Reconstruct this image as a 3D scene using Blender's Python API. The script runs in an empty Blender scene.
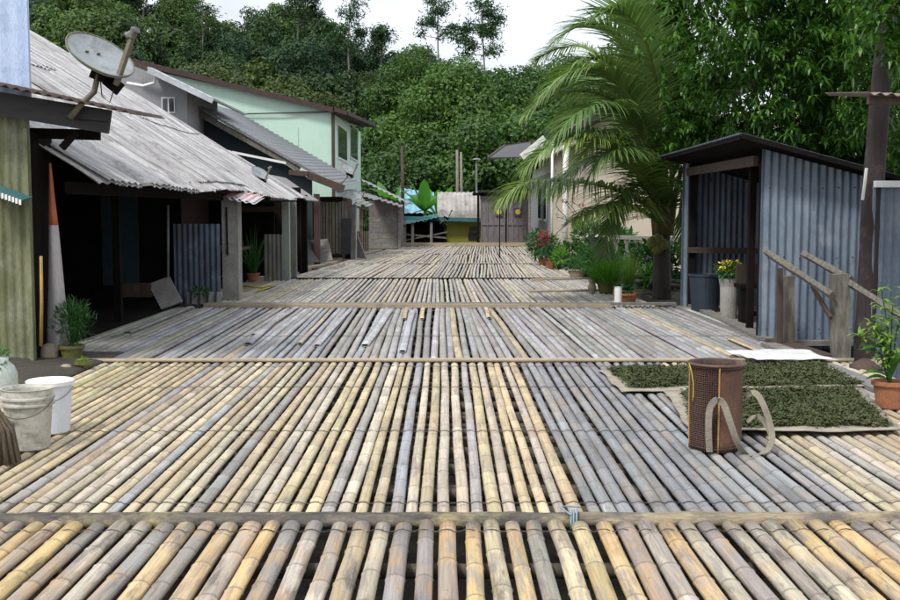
import bpy, math, random
from mathutils import Vector as V, Matrix, Euler
from mathutils import noise as mnoise
R = math.radians
C = bpy.data.collections.new('scene'); bpy.context.scene.collection.children.link(C)
sc = bpy.context.scene
rnd = random.Random(7)

# ---------------------------------------------------------------- camera
F = 1100.0; CAMZ = 1.5
cam_d = bpy.data.cameras.new('camera'); cam = bpy.data.objects.new('camera', cam_d); C.objects.link(cam)
cam_d.sensor_width = 36; cam_d.lens = F/900*36; cam_d.clip_start = .05; cam_d.clip_end = 3000
pitch = math.atan(90/F); yaw = math.atan(4/F)
cam.location = (0, 0, CAMZ); cam.rotation_euler = (math.pi/2-pitch, 0, -yaw)
sc.camera = cam
RM = cam.rotation_euler.to_matrix()
def P(px, py, Y):
    d = RM @ V(((px-450)/F, -(py-300)/F, -1))
    t = Y/d.y
    return V((0, 0, CAMZ)) + d*t
def G(px, py, z=0.0):
    d = RM @ V(((px-450)/F, -(py-300)/F, -1))
    t = (z-CAMZ)/d.z
    return V((0, 0, CAMZ)) + d*t
def YG(py): return G(446, py).y

# ---------------------------------------------------------------- mesh builder
class MB:
    def __init__(s): s.v = []; s.f = []; s.a = []
    def add(s, vs, fs, at=None):
        n = len(s.v); s.v += [tuple(q) for q in vs]; s.f += [tuple(i+n for i in f) for f in fs]
        if at is not None: s.a += at
        return s
    def box(s, c, size, rot=None, taper=1.0):
        c = V(c); hx, hy, hz = size[0]/2, size[1]/2, size[2]/2
        vs = []
        for z, k in ((-hz, 1), (hz, taper)):
            for x, y in ((-hx, -hy), (hx, -hy), (hx, hy), (-hx, hy)):
                q = V((x*k, y*k, z))
                if rot is not None: q = rot @ q
                vs.append(c+q)
        return s.add(vs, [(3, 2, 1, 0), (4, 5, 6, 7), (0, 1, 5, 4), (1, 2, 6, 5), (2, 3, 7, 6), (3, 0, 4, 7)])
    def beam(s, a, b, w, h, up=V((0, 0, 1))):
        a = V(a); b = V(b); d = (b-a); L = d.length; d.normalize()
        x = d.cross(up)
        if x.length < 1e-4: x = V((1, 0, 0))
        x.normalize(); z = x.cross(d)
        rot = Matrix((x, d, z)).transposed()
        return s.box((a+b)/2, (w, L, h), rot)
    def tube(s, pts, rad, n=8, cap=True):
        pts = [V(p) for p in pts]
        if not isinstance(rad, (list, tuple)): rad = [rad]*len(pts)
        vs = []; fs = []; pu = None
        for i, p in enumerate(pts):
            d = (pts[min(i+1, len(pts)-1)]-pts[max(i-1, 0)])
            if d.length < 1e-9: d = V((0, 0, 1))
            d.normalize()
            u = pu if pu is not None else (V((0, 0, 1)) if abs(d.z) < .9 else V((1, 0, 0)))
            u = u-d*u.dot(d)
            if u.length < 1e-5: u = V((0, 1, 0))-d*d.y
            u.normalize(); pu = u; w = d.cross(u)
            for k in range(n):
                a = 2*math.pi*k/n
                vs.append(p+(u*math.cos(a)+w*math.sin(a))*rad[i])
        for i in range(len(pts)-1):
            for k in range(n):
                fs.append((i*n+k, i*n+(k+1) % n, (i+1)*n+(k+1) % n, (i+1)*n+k))
        if cap:
            fs.append(tuple(range(n-1, -1, -1))); fs.append(tuple(range((len(pts)-1)*n, len(pts)*n)))
        return s.add(vs, fs)
    def lathe(s, c, prof, n=24, axis=None, sx=1, sy=1):
        c = V(c); vs = []; fs = []
        for r, z in prof:
            for k in range(n):
                a = 2*math.pi*k/n
                q = V((r*math.cos(a)*sx, r*math.sin(a)*sy, z))
                if axis is not None: q = axis @ q
                vs.append(c+q)
        for i in range(len(prof)-1):
            for k in range(n): fs.append((i*n+k, i*n+(k+1) % n, (i+1)*n+(k+1) % n, (i+1)*n+k))
        if prof[0][0] > 1e-6: fs.append(tuple(range(n-1, -1, -1)))
        if prof[-1][0] > 1e-6: fs.append(tuple(range((len(prof)-1)*n, len(prof)*n)))
        return s.add(vs, fs)
    def grid(s, fn, nu, nv, th):
        """solid sheet: fn(i/nu, j/nv) -> point; th thickness vector"""
        th = V(th); vs = []; fs = []; m = (nu+1)*(nv+1)
        pts = [fn(i/nu, j/nv) for j in range(nv+1) for i in range(nu+1)]
        vs = [V(p) for p in pts]+[V(p)-th for p in pts]
        g = lambda i, j: j*(nu+1)+i
        for j in range(nv):
            for i in range(nu):
                a, b, c, d = g(i, j), g(i+1, j), g(i+1, j+1), g(i, j+1)
                fs.append((a, b, c, d)); fs.append((a+m, d+m, c+m, b+m))
        for i in range(nu):
            a, b = g(i, 0), g(i+1, 0); fs.append((b, a, a+m, b+m))
            a, b = g(i, nv), g(i+1, nv); fs.append((a, b, b+m, a+m))
        for j in range(nv):
            a, b = g(0, j), g(0, j+1); fs.append((a, b, b+m, a+m))
            a, b = g(nu, j), g(nu, j+1); fs.append((b, a, a+m, b+m))
        return s.add(vs, fs)
    def corr(s, O, U, Vv, W, L, period=.09, amp=.012, nv=3, warp=None, th=.004, per=6):
        O = V(O); U = V(U).normalized(); Vv = V(Vv).normalized(); N = U.cross(Vv).normalized()
        nu = max(4, int(W/period*per))
        def fn(a, b):
            p = O+U*(a*W)+Vv*(b*L)+N*(amp*math.cos(2*math.pi*a*W/period))
            if warp: p += warp(a*W, b*L)
            return p
        return s.grid(fn, nu, nv, N*th)
    def leaf(s, p, d, up, L, W, droop=.3, n=2, fold=0.0, shape=None):
        d = V(d).normalized(); side = d.cross(V(up))
        if side.length < 1e-3: side = d.cross(V((1, .2, 0)))
        side.normalize(); nn = side.cross(d).normalized()
        vs = []; fs = []; p = V(p); q = p.copy(); dd = d.copy()
        cols = 3 if fold else 2
        for i in range(n+1):
            t = i/n
            w = W*(shape(t) if shape else math.sin(math.pi*min(1, .12+.88*t)**.8)*.5+.03)
            if i == n: w = W*.03
            sd = side*w
            if fold:
                vs += [q-sd+nn*(w*fold), q, q+sd+nn*(w*fold)]
            else: vs += [q-sd, q+sd]
            q = q+dd*(L/n); dd = (dd+V((0, 0, -1))*(droop/n*1.5)).normalized()
        for i in range(n):
            for k in range(cols-1):
                a = i*cols+k; fs.append((a, a+1, a+1+cols, a+cols))
        return s.add(vs, fs)
    def build(s, name, mat, parent=None, smooth=False, color=None, attr=None):
        me = bpy.data.meshes.new(name)
        off = V((0, 0, 0)) if parent is None else wloc(parent)
        vs = s.v if off.length == 0 else [(x-off.x, y-off.y, z-off.z) for x, y, z in s.v]
        me.from_pydata(vs, [], s.f); me.update()
        me.materials.append(mat)
        if smooth: me.polygons.foreach_set('use_smooth', [True]*len(me.polygons))
        if s.a:
            ca = me.color_attributes.new('bam', 'FLOAT_COLOR', 'POINT')
            flat = []
            for r_, g_ in s.a: flat += [r_, g_, 0, 1]
            ca.data.foreach_set('color', flat)
        o = bpy.data.objects.new(name, me); C.objects.link(o)
        if parent is not None: o.parent = parent
        if color: o.color = (*color, 1)
        return o
def wloc(o):
    l = V(o.location)
    while o.parent: o = o.parent; l += V(o.location)
    return l
used_labels = set()
def tag(o, label, cat, group=None, kind=None):
    o['label'] = label; o['category'] = cat
    if group: o['group'] = group
    if kind: o['kind'] = kind
    return o
def thing(name, loc, label, cat, group=None):
    o = bpy.data.objects.new(name, None); C.objects.link(o); o.location = loc; o.empty_display_size = .1
    return tag(o, label, cat, group)
def struct(o):
    o['kind'] = 'structure'; return o
def kids(o): return [c for c in bpy.data.objects if c.parent == o]
def copy_tree(o, parent=None):
    c = o.copy(); C.objects.link(c)
    if parent is not None: c.parent = parent
    for k in kids(o): copy_tree(k, c)
    return c

# ---------------------------------------------------------------- materials
class NT:
    def __init__(s, name):
        s.m = bpy.data.materials.new(name); s.m.use_nodes = True; s.t = s.m.node_tree; s.n = s.t.nodes; s.n.clear()
        s.out = s.n.new('ShaderNodeOutputMaterial'); s.b = s.n.new('ShaderNodeBsdfPrincipled')
        s.t.links.new(s.b.outputs[0], s.out.inputs[0])
    def N(s, ty, **kw):
        n = s.n.new(ty)
        for k, v in kw.items(): setattr(n, k, v)
        return n
    def L(s, a, b): s.t.links.new(a, b)
    def coords(s, scale=(1, 1, 1), rand=True, kind='Object'):
        tc = s.N('ShaderNodeTexCoord'); mp = s.N('ShaderNodeMapping'); mp.inputs['Scale'].default_value = scale
        s.L(tc.outputs[kind], mp.inputs[0])
        if rand:
            oi = s.N('ShaderNodeObjectInfo'); m = s.N('ShaderNodeMath', operation='MULTIPLY'); m.inputs[1].default_value = 57.3
            s.L(oi.outputs['Random'], m.inputs[0]); s.L(m.outputs[0], mp.inputs['Location'])
        return mp.outputs[0]
    def noise(s, vec, scale, detail=4, rough=.6, dist=0):
        n = s.N('ShaderNodeTexNoise'); n.inputs['Scale'].default_value = scale; n.inputs['Detail'].default_value = detail
        n.inputs['Roughness'].default_value = rough; n.inputs['Distortion'].default_value = dist
        s.L(vec, n.inputs['Vector']); return n.outputs['Fac']
    def ramp(s, fac, a, b, lo=0., hi=1.):
        m = s.N('ShaderNodeMapRange'); m.inputs[1].default_value = a; m.inputs[2].default_value = b
        m.inputs[3].default_value = lo; m.inputs[4].default_value = hi
        s.L(fac, m.inputs[0]); return m.outputs[0]
    def mix(s, fac, a, b, mode='MIX'):
        m = s.N('ShaderNodeMix', data_type='RGBA', blend_type=mode)
        for sock, val in ((m.inputs[0], fac), (m.inputs[6], a), (m.inputs[7], b)):
            if isinstance(val, (int, float)): sock.default_value = val
            elif isinstance(val, tuple): sock.default_value = (*val, 1)
            else: s.L(val, sock)
        return m.outputs[2]
    def bump(s, h, strength=.3, dist=.01):
        b = s.N('ShaderNodeBump'); b.inputs['Strength'].default_value = strength; b.inputs['Distance'].default_value = dist
        s.L(h, b.inputs['Height']); s.L(b.outputs[0], s.b.inputs['Normal'])
    def set(s, color=None, rough=.7, metal=0., spec=None):
        if color is not None:
            if isinstance(color, tuple): s.b.inputs['Base Color'].default_value = (*color, 1)
            else: s.L(color, s.b.inputs['Base Color'])
        s.b.inputs['Roughness'].default_value = rough; s.b.inputs['Metallic'].default_value = metal
        if spec is not None: s.b.inputs['Specular IOR Level'].default_value = spec
        return s.m
def wm(name, c1, c2, scale=3, stretch=(1, 1, 1), rough=.75, bump=.3, lo=.35, hi=.65, c3=None, s3=9, lo3=.55, hi3=.75, metal=0, fine=40, bd=.01, spec=None, fc=.5):
    t = NT(name); v = t.coords(stretch)
    f = t.ramp(t.noise(v, scale, 6, .65), lo, hi); col = t.mix(f, c1, c2)
    if c3: col = t.mix(t.ramp(t.noise(t.coords((1, 1, 1)), s3, 5, .7), lo3, hi3), col, c3)
    fi = t.noise(v, fine, 4, .7); col = t.mix(fc, col, t.mix(t.ramp(fi, .3, .7), (.55, .55, .55), (1.35, 1.35, 1.35)), 'MULTIPLY')
    t.bump(fi, bump, bd); return t.set(col, rough, metal, spec)
def leafmat(name, c1, c2, rough=.55, trans=.25, useobj=False):
    t = NT(name); g = t.N('ShaderNodeNewGeometry'); rp = g.outputs['Random Per Island']
    col = t.mix(rp, c1, c2)
    v = t.coords((1, 1, 1)); col = t.mix(t.ramp(t.noise(v, .9, 3), .3, .7), col, t.mix(1.0, col, (.6, .68, .6), 'MULTIPLY'))
    if useobj:
        oi = t.N('ShaderNodeObjectInfo'); col = t.mix(1.0, col, oi.outputs['Color'], 'MULTIPLY')
    t.set(col, rough, 0, .35)
    tr = t.N('ShaderNodeBsdfTranslucent'); t.L(t.mix(1.0, col, (1.4, 1.6, .7), 'MULTIPLY'), tr.inputs[0])
    ms = t.N('ShaderNodeMixShader'); ms.inputs[0].default_value = trans
    t.L(t.b.outputs[0], ms.inputs[1]); t.L(tr.outputs[0], ms.inputs[2]); t.L(ms.outputs[0], t.out.inputs[0])
    return t.m

def bamboo_mat(name, wear=.5, contrast=1.0):
    t = NT(name); oi = t.N('ShaderNodeObjectInfo')
    at = t.N('ShaderNodeAttribute', attribute_name='bam'); sp = t.N('ShaderNodeSeparateColor'); t.L(at.outputs['Color'], sp.inputs[0])
    node, seg = sp.outputs[0], sp.outputs[1]
    base = oi.outputs['Color']
    k = t.mix(seg, (.84, .82, .79), (1.16, 1.15, 1.13)); col = t.mix(1.0, base, k, 'MULTIPLY')
    v1 = t.coords((6, .9, 6)); n1 = t.noise(v1, 2.2, 5, .65, .4)
    col = t.mix(t.ramp(n1, .47, .58, 0, wear), col, (.265, .235, .21))
    v2 = t.coords((9, 1.3, 9)); n2 = t.noise(v2, 1.3, 6, .75)
    col = t.mix(t.ramp(n2, .54, .66, 0, .8*wear+.15), col, (.10, .085, .075))
    n5 = t.noise(t.coords((5, 1.6, 5)), 1.1, 3, .6)
    col = t.mix(t.ramp(n5, .5, .66, 0, .5*contrast*wear+.04), col, (.48, .29, .11))
    v3 = t.coords((90, 2.5, 90)); n3 = t.noise(v3, 1.0, 5, .7)
    col = t.mix(.75, col, t.mix(t.ramp(n3, .3, .7), (.6, .6, .6), (1.3, 1.3, 1.3)), 'MULTIPLY')
    n4 = t.noise(t.coords((30, 14, 30)), 1.5, 4, .7)
    col = t.mix(t.ramp(n4, .62, .72, 0, .5), col, (.07, .06, .05))
    col = t.mix(t.ramp(node, .3, 1, 0, .62), col, (.12, .10, .08))
    hs = t.N('ShaderNodeMath', operation='ADD'); t.L(n3, hs.inputs[0]); t.L(n4, hs.inputs[1])
    t.bump(hs.outputs[0], .6, .005)
    t.set(col, .5, 0, .25)
    rr = t.ramp(n1, .4, .7, .52, .8); t.L(rr, t.b.inputs['Roughness'])
    return t.m
M = {}
M['bam_near'] = bamboo_mat('bamboo_weathered_near', .75, 1.2)
M['bam'] = bamboo_mat('bamboo_weathered', .42, .6)
M['bam_old'] = bamboo_mat('bamboo_silvered', .35, .1)
M['wire'] = wm('tie_wire', (.03, .028, .025), (.06, .05, .04), rough=.6)
M['pole_dark'] = wm('joist_wood', (.05, .04, .03), (.10, .08, .055), 6)
M['log'] = wm('mossy_crossbar', (.13, .11, .085), (.04, .034, .028), 5, (1, 2, 2), bump=1.0, c3=(.25, .21, .10), s3=2.6, lo3=.5, hi3=.62, fc=.9, fine=22, bd=.015)
M['log2'] = wm('pale_crossbar', (.34, .27, .16), (.17, .14, .095), 5, (.6, 3, 3), bump=.8, c3=(.10, .085, .07), s3=3.5, lo3=.5, hi3=.66, fc=.9, fine=22, bd=.012)
M['plank_tan'] = wm('tan_plank', (.42, .34, .22), (.27, .22, .16), 6, (.3, 4, 4), c3=(.16, .14, .11), s3=4, lo3=.55)
M['plank_grey'] = wm('grey_plank', (.22, .21, .19), (.13, .12, .11), 5, (1, 3, 3), c3=(.3, .29, .27), s3=4)
M['dirt'] = wm('dark_soil', (.035, .029, .023), (.06, .05, .038), 2, bump=.8, fine=14, bd=.05, c3=(.05, .07, .025), s3=1.2)
M['hill'] = wm('forest_floor', (.015, .025, .01), (.03, .045, .015), .5, bump=.5, fine=3)
# roofs and sheets
M['roof_old'] = wm('weathered_white_grey_roofing', (.66, .645, .64), (.29, .275, .27), 1.1, (.55, 4.5, .55), rough=.85, bump=.9, lo=.40, hi=.62, c3=(.15, .135, .125), s3=2.2, lo3=.52, hi3=.74, fine=30, bd=.03, fc=.8)
M['roof_dark'] = wm('dark_grey_roofing', (.10, .105, .115), (.2, .2, .21), 2, (1, 5, 1), rough=.45, c3=(.3, .3, .3), s3=3, lo3=.6)
M['roof_grey'] = wm('grey_roofing', (.25, .25, .25), (.14, .135, .13), 2, (1, 4, 1), rough=.6, c3=(.35, .34, .33), s3=4)
M['roof_light'] = wm('light_metal_roofing', (.5, .53, .56), (.36, .38, .4), 2, (1, 4, 1), rough=.4)
M['rust'] = wm('rusty_sheet', (.085, .042, .03), (.045, .028, .022), 6, rough=.85, bump=.5)
M['rust_red'] = wm('red_painted_sheet', (.35, .06, .05), (.42, .35, .34), 5, rough=.6)
M['zinc'] = wm('blue_grey_zinc', (.19, .235, .29), (.11, .145, .19), 1.5, (3, 3, .35), rough=.45, bump=.15, c3=(.23, .265, .30), s3=2.4, lo3=.5, hi3=.72, metal=.15)
M['zinc_dark'] = wm('old_and_shaded_zinc', (.09, .12, .17), (.05, .06, .08), 2.5, (3, 3, .7), rough=.5, bump=.2, c3=(.16, .2, .26), s3=3)  # old dark sheets, and the zinc shed's back wall with shade in its colour
M['zinc_moss'] = wm('mossy_old_zinc', (.19, .20, .105), (.10, .11, .05), 2.2, (2.5, 2.5, .6), rough=.7, bump=.3, c3=(.28, .29, .22), s3=2.2, lo3=.5)
M['zinc_grey'] = wm('grey_zinc', (.22, .22, .21), (.11, .11, .10), 2.5, (3, 3, .6), rough=.6, c3=(.13, .14, .06), s3=2, lo3=.55)
M['fadeblue'] = wm('faded_blue_sheet', (.46, .56, .74), (.40, .50, .68), 2, (2, 2, .6), rough=.5, bump=.1, c3=(.30, .42, .60), s3=3)
M['wood_dark'] = wm('dark_shaded_wood', (.014, .011, .010), (.008, .007, .006), 4, (1, 1, .5), bump=.4, rough=.95, spec=.08)  # near black: shade of the shed interiors is put into the base colour
M['wood_fascia'] = wm('dark_fascia', (.028, .025, .027), (.014, .013, .014), 4, (1, 4, 4), rough=.5)
M['wood_brown'] = wm('brown_wood', (.075, .045, .03), (.04, .026, .02), 4, (2, 2, .5), bump=.4)
M['wood_redbrown'] = wm('redbrown_paint', (.055, .024, .02), (.035, .018, .015), 4)
M['wood_old'] = wm('weathered_wood', (.20, .185, .15), (.09, .08, .065), 5, (5, 5, .8), bump=.8, c3=(.12, .14, .06), s3=3, lo3=.55, bd=.015)
M['wood_purple'] = wm('faded_door_wood', (.21, .185, .19), (.12, .10, .105), 5, (4, 4, .6), bump=.4)
M['concrete'] = wm('old_concrete', (.34, .33, .31), (.22, .21, .19), 3, rough=.9, bump=.5, c3=(.16, .17, .09), s3=2, lo3=.55)
M['concrete_teal'] = wm('teal_stained_post', (.24, .29, .27), (.30, .31, .25), 3, (3, 3, .7), rough=.85, bump=.4, c3=(.14, .15, .08), s3=4)
M['mint'] = wm('mint_green_paint', (.47, .64, .54), (.43, .60, .50), 1, (1, 1, .4), rough=.6, bump=.05, fc=.12, c3=(.36, .54, .42), s3=.8)
M['pale_wall'] = wm('pale_cream_paint', (.62, .60, .50), (.55, .52, .44), 2, rough=.7, bump=.1)
M['mint_pale'] = wm('pale_mint_paint', (.60, .76, .66), (.54, .7, .6), 2, rough=.7, bump=.1)
M['teal_dark'] = wm('dark_teal_boards', (.018, .038, .046), (.012, .025, .032), 3)
M['grey_wall'] = wm('grey_render', (.30, .30, .31), (.24, .24, .25), 2)
M['beige'] = wm('beige_render', (.60, .52, .41), (.54, .47, .37), 1.2, rough=.8, bump=.1, fc=.15, c3=(.36, .3, .22), s3=1.5)
M['white'] = wm('white_paint', (.76, .76, .76), (.66, .66, .65), 3, rough=.5, bump=.05, fc=.12)
M['white_dirty'] = wm('grimy_white_plastic', (.52, .51, .46), (.34, .32, .26), 4, rough=.5, bump=.2, c3=(.17, .16, .12), s3=8, lo3=.52, fc=.35)
M['white_plastic'] = wm('white_plastic', (.66, .68, .74), (.58, .60, .66), 2, rough=.35, bump=.02, fc=.08)
M['yellow'] = wm('yellow_green_paint', (.42, .40, .06), (.34, .33, .05), 2)
M['yellow_flower'] = wm('yellow_petals', (.7, .55, .03), (.6, .5, .05), 20)
M['teal'] = wm('teal_paint', (.04, .16, .17), (.03, .11, .12), 3)
M['tarp'] = wm('blue_tarp', (.16, .36, .50), (.22, .42, .54), 2, rough=.4)
M['terracotta'] = wm('terracotta', (.34, .13, .06), (.24, .10, .05), 8, rough=.85, bump=.3, c3=(.2, .15, .1), s3=6)
M['olive_pot'] = wm('olive_glazed_pot', (.13, .13, .03), (.08, .08, .025), 8, rough=.4)
M['black_plastic'] = wm('black_plastic', (.02, .022, .025), (.035, .035, .04), 5, rough=.4)
M['bin'] = wm('dark_blue_bin', (.025, .035, .055), (.02, .028, .04), 5, rough=.4)
M['stone'] = wm('pale_stone', (.34, .28, .2), (.24, .2, .15), 6, rough=.9, bump=.6)
M['orange_cloth'] = wm('orange_canvas', (.42, .12, .05), (.32, .09, .04), 4)
M['white_cloth'] = wm('grey_white_canvas', (.42, .40, .40), (.34, .32, .32), 3, (4, 4, .4), bump=.4)
M['dish'] = wm('dish_grey', (.26, .285, .295), (.20, .22, .23), 5, rough=.55, bump=.1, c3=(.11, .11, .10), s3=6, lo3=.5, fc=.4)
M['dish_red'] = wm('faded_red_mark', (.5, .33, .33), (.45, .4, .4), 9)
M['metal_olive'] = wm('tarnished_bracket', (.17, .15, .10), (.11, .10, .07), 6, rough=.5)
M['glass'] = NT('window_glass').set((.03, .04, .05), .08, 0, .6)
M['strap'] = wm('grey_webbing_strap', (.30, .27, .21), (.22, .2, .16), 10, rough=.9, bump=.5)
M['bark_panel'] = wm('red_brown_bark', (.125, .058, .036), (.065, .032, .022), 3, (2, 2, 1), rough=.45, bump=.3, c3=(.21, .09, .045), s3=7)
M['cane'] = wm('yellow_cane', (.42, .26, .07), (.28, .16, .05), 9)
M['mat_straw'] = wm('pale_straw_mat', (.33, .295, .23), (.22, .195, .15), 7, rough=.9, bump=.5)
M['mat_white'] = wm('white_mat_cloth', (.66, .66, .66), (.52, .52, .52), 5, rough=.85, bump=.4)
M['trunk'] = wm('bark', (.10, .085, .065), (.05, .042, .035), 3, (4, 4, .8), bump=.8, bd=.03)
M['trunk_pale'] = wm('pale_bark', (.24, .22, .18), (.14, .13, .1), 3, (4, 4, .8), bump=.6)
M['pole_wood'] = wm('utility_pole_wood', (.05, .036, .032), (.028, .021, .019), 4, (5, 5, .5), bump=.7, bd=.02, c3=(.14, .11, .095), s3=3)
M['sack'] = wm('fibre_bundle', (.22, .17, .11), (.11, .085, .055), 6, (6, 6, .6), bump=.9, bd=.02)
# leaves
M['lf_hill'] = leafmat('hill_foliage', (.018, .046, .018), (.068, .128, .038), .6, .2, True)
M['lf_big'] = leafmat('broad_tree_foliage', (.02, .06, .014), (.095, .18, .032), .5, .25, True)
M['lf_mango'] = leafmat('glossy_long_leaves', (.016, .065, .011), (.115, .24, .033), .38, .30)
M['lf_palm'] = leafmat('palm_leaflets', (.095, .18, .055), (.22, .32, .11), .4, .25, True)
M['lf_bright'] = leafmat('bright_leaves', (.07, .22, .02), (.16, .36, .04), .5, .35)
M['lf_banana'] = leafmat('banana_leaves', (.06, .19, .045), (.12, .30, .06), .4, .4)
M['lf_shrub'] = leafmat('shrub_leaves', (.035, .12, .03), (.07, .19, .04), .5, .3)
M['lf_dark'] = leafmat('dark_leaves', (.02, .07, .02), (.04, .12, .03), .5, .3)
M['lf_lime'] = leafmat('yellow_green_leaves', (.17, .30, .04), (.30, .42, .08), .5, .35)
M['lf_pink'] = leafmat('pink_petals', (.5, .03, .14), (.65, .08, .22), .5, .3)
M['lf_dry'] = leafmat('drying_leaves', (.035, .05, .016), (.095, .10, .035), .75, .05)
# ================================================================ bamboo deck
TAN = [(.50, .42, .26), (.47, .395, .25), (.54, .465, .31), (.45, .39, .27), (.42, .355, .24)]
PALE = [(.50, .45, .37), (.46, .42, .36), (.42, .38, .33)]
GREY = [(.30, .295, .29), (.275, .27, .27), (.34, .33, .315), (.245, .24, .24)]
BLUE = [(.235, .245, .265), (.205, .215, .235), (.265, .27, .285), (.19, .198, .215)]
def pick(l): return rnd.choice(l)
def jit(c, k=.08):
    f = 1+rnd.uniform(-k, k); return tuple(min(.8, x*f*(1+rnd.uniform(-k, k)*.4)) for x in c)
def make_pole(x0, x1, y0, y1, z0, z1, r, mat, color, parent, sides=9, flat=1.0, wob=.006, name='bamboo_pole', inter=.34, hollow=True):
    """one culm from (x0,y0) to (x1,y1): swollen node rings, slight bends, open ends"""
    mb = MB(); L = math.hypot(x1-x0, y1-y0)
    st = []     # (t, rfac, node, seg)
    y = -rnd.uniform(0, inter); sg = rnd.random(); 
    st.append((0.0, 1, 0, sg))
    while True:
        y += inter*rnd.uniform(.8, 1.25)
        if y > L-.03: break
        if y < .03: continue
        st.append((y-.013, .985, .05, sg)); st.append((y-.003, 1.09, 1, sg)); sg = rnd.random()
        st.append((y+.006, 1.03, .9, sg)); st.append((y+.022, .985, .1, sg))
    st.append((L, 1, 0, sg))
    ph = rnd.uniform(0, 6.3); ph2 = rnd.uniform(0, 6.3); k1 = rnd.uniform(.6, 1.3)*wob; k2 = rnd.uniform(0, .5)*wob
    taper = rnd.uniform(-.08, .08)
    vs = []; fs = []; at = []; n = sides
    dx, dy = (x1-x0)/L, (y1-y0)/L
    for t, rf, nd, s_ in st:
        u = t/L; off = k1*math.sin(u*6+ph)+k2*math.sin(u*17+ph2)
        cx = x0+(x1-x0)*u+off*dy; cy = y0+(y1-y0)*u-off*dx; cz = z0+(z1-z0)*u+k2*.6*math.sin(u*9+ph2)
        rr = r*rf*(1+taper*(u-.5))
        for k in range(n):
            a = 2*math.pi*k/n
            vs.append((cx+rr*math.cos(a)*dy, cy-rr*math.cos(a)*dx, cz+rr*flat*math.sin(a))); at.append((nd, s_))
    m = len(st)
    for i in range(m-1):
        for k in range(n): fs.append((i*n+k, (i+1)*n+k, (i+1)*n+(k+1) % n, i*n+(k+1) % n))
    if hollow:
        for e, sgn in ((0, 1), (m-1, -1)):
            base = len(vs); cx = sum(vs[e*n+k][0] for k in range(n))/n; cy = sum(vs[e*n+k][1] for k in range(n))/n; cz = sum(vs[e*n+k][2] for k in range(n))/n
            for q, dd in ((.78, 0), (.74, .06)):
                for k in range(n):
                    v = vs[e*n+k]
                    vs.append((cx+(v[0]-cx)*q+dx*dd*sgn, cy+(v[1]-cy)*q+dy*dd*sgn, cz+(v[2]-cz)*q)); at.append((1 if dd else .3, .2))
            for k in range(n):
                k2_ = (k+1) % n
                A = [(e*n+k, e*n+k2_, base+k2_, base+k), (base+k, base+k2_, base+n+k2_, base+n+k)]
                fs += A if sgn > 0 else [tuple(reversed(q)) for q in A]
            fs.append(tuple(base+n+k for k in range(n)) if sgn > 0 else tuple(base+n+n-1-k for k in range(n)))
    mb.add(vs, fs, at)
    return mb.build(name, mat, parent, smooth=True, color=color)
def wire_row(parent, xs, y, r, z=0, rad=.0026, fl=1):
    """black tie line that climbs over every culm and dips between them"""
    pts = []
    for i, x in enumerate(xs):
        rr = r*1.03; 
        for a in (145, 118, 90, 62, 35): pts.append((x+rr*math.cos(R(a)), y+rnd.uniform(-.004, .004), z-r*fl+rr*fl*math.sin(R(a))+rad))
    mb = MB(); mb.tube(pts, rad, 4); mb.build('tie_wire', M['wire'], parent)

def joists(parent, x0, x1, ys, z, r=.035, mat=None):
    for y in ys:
        mb = MB(); mb.tube([(x0, y, z), ((x0+x1)/2, y+rnd.uniform(-.03, .03), z-.01), (x1, y+rnd.uniform(-.03, .03), z)], r, 6)
        mb.build('joist', mat or M['pole_dark'], parent, smooth=True)

def platform(y0, y1, xl, xr, sp, r, label, colorfn, mat, wires, jit_dir=.02, sides=9, flat=1.0, zj=.004, inter=.34, jstep=.8, wirez=True, wob=.006, endj=.04, xl1=None, xr1=None, lift=0):
    """xl/xr = edges at y0, xl1/xr1 at y1"""
    xl1 = xl if xl1 is None else xl1; xr1 = xr if xr1 is None else xr1
    root = thing('bamboo_platform', ((xl+xr)/2, (y0+y1)/2, -.1), label, 'bamboo platform', 'bamboo platforms laid end to end along the lane')
    n = int((xr-xl)/sp)
    xs = []
    drift = 0; seed_ = rnd.uniform(0, 50)
    for i in range(n):
        u = (i+.5)/n; xa = xl+(xr-xl)*u+rnd.uniform(-1, 1)*sp*.07
        xb = xl1+(xr1-xl1)*u+rnd.uniform(-1, 1)*sp*.10+jit_dir*mnoise.noise(V((i*.12, seed_, 0)))*2+rnd.gauss(0, jit_dir*.15)
        xs.append(xa); rr = r*rnd.uniform(.86, 1.1)
        c = colorfn((xa+xb)/2)
        make_pole(xa, xb, y0+rnd.uniform(-endj, endj*.3), y1+rnd.uniform(-.3, 1)*endj, -rr*flat+rnd.uniform(-zj, zj)+lift, -rr*flat+rnd.uniform(-zj, zj)+lift, rr, mat, c, root, sides, flat, wob, inter=inter)
    for w in wires:
        u = (w-y0)/(y1-y0); wire_row(root, [x+((xl1-xl)*(1-(x-xl)/(xr-xl))+(xr1-xr)*((x-xl)/(xr-xl)))*u for x in xs], w, r*1.03, lift+.002, fl=flat)
    ys = []; y = y0+.25
    while y < y1: ys.append(y); y += jstep*rnd.uniform(.8, 1.2)
    joists(root, min(xl, xl1), max(xr, xr1), ys, lift-2*r*flat-.035)
    return root

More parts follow.
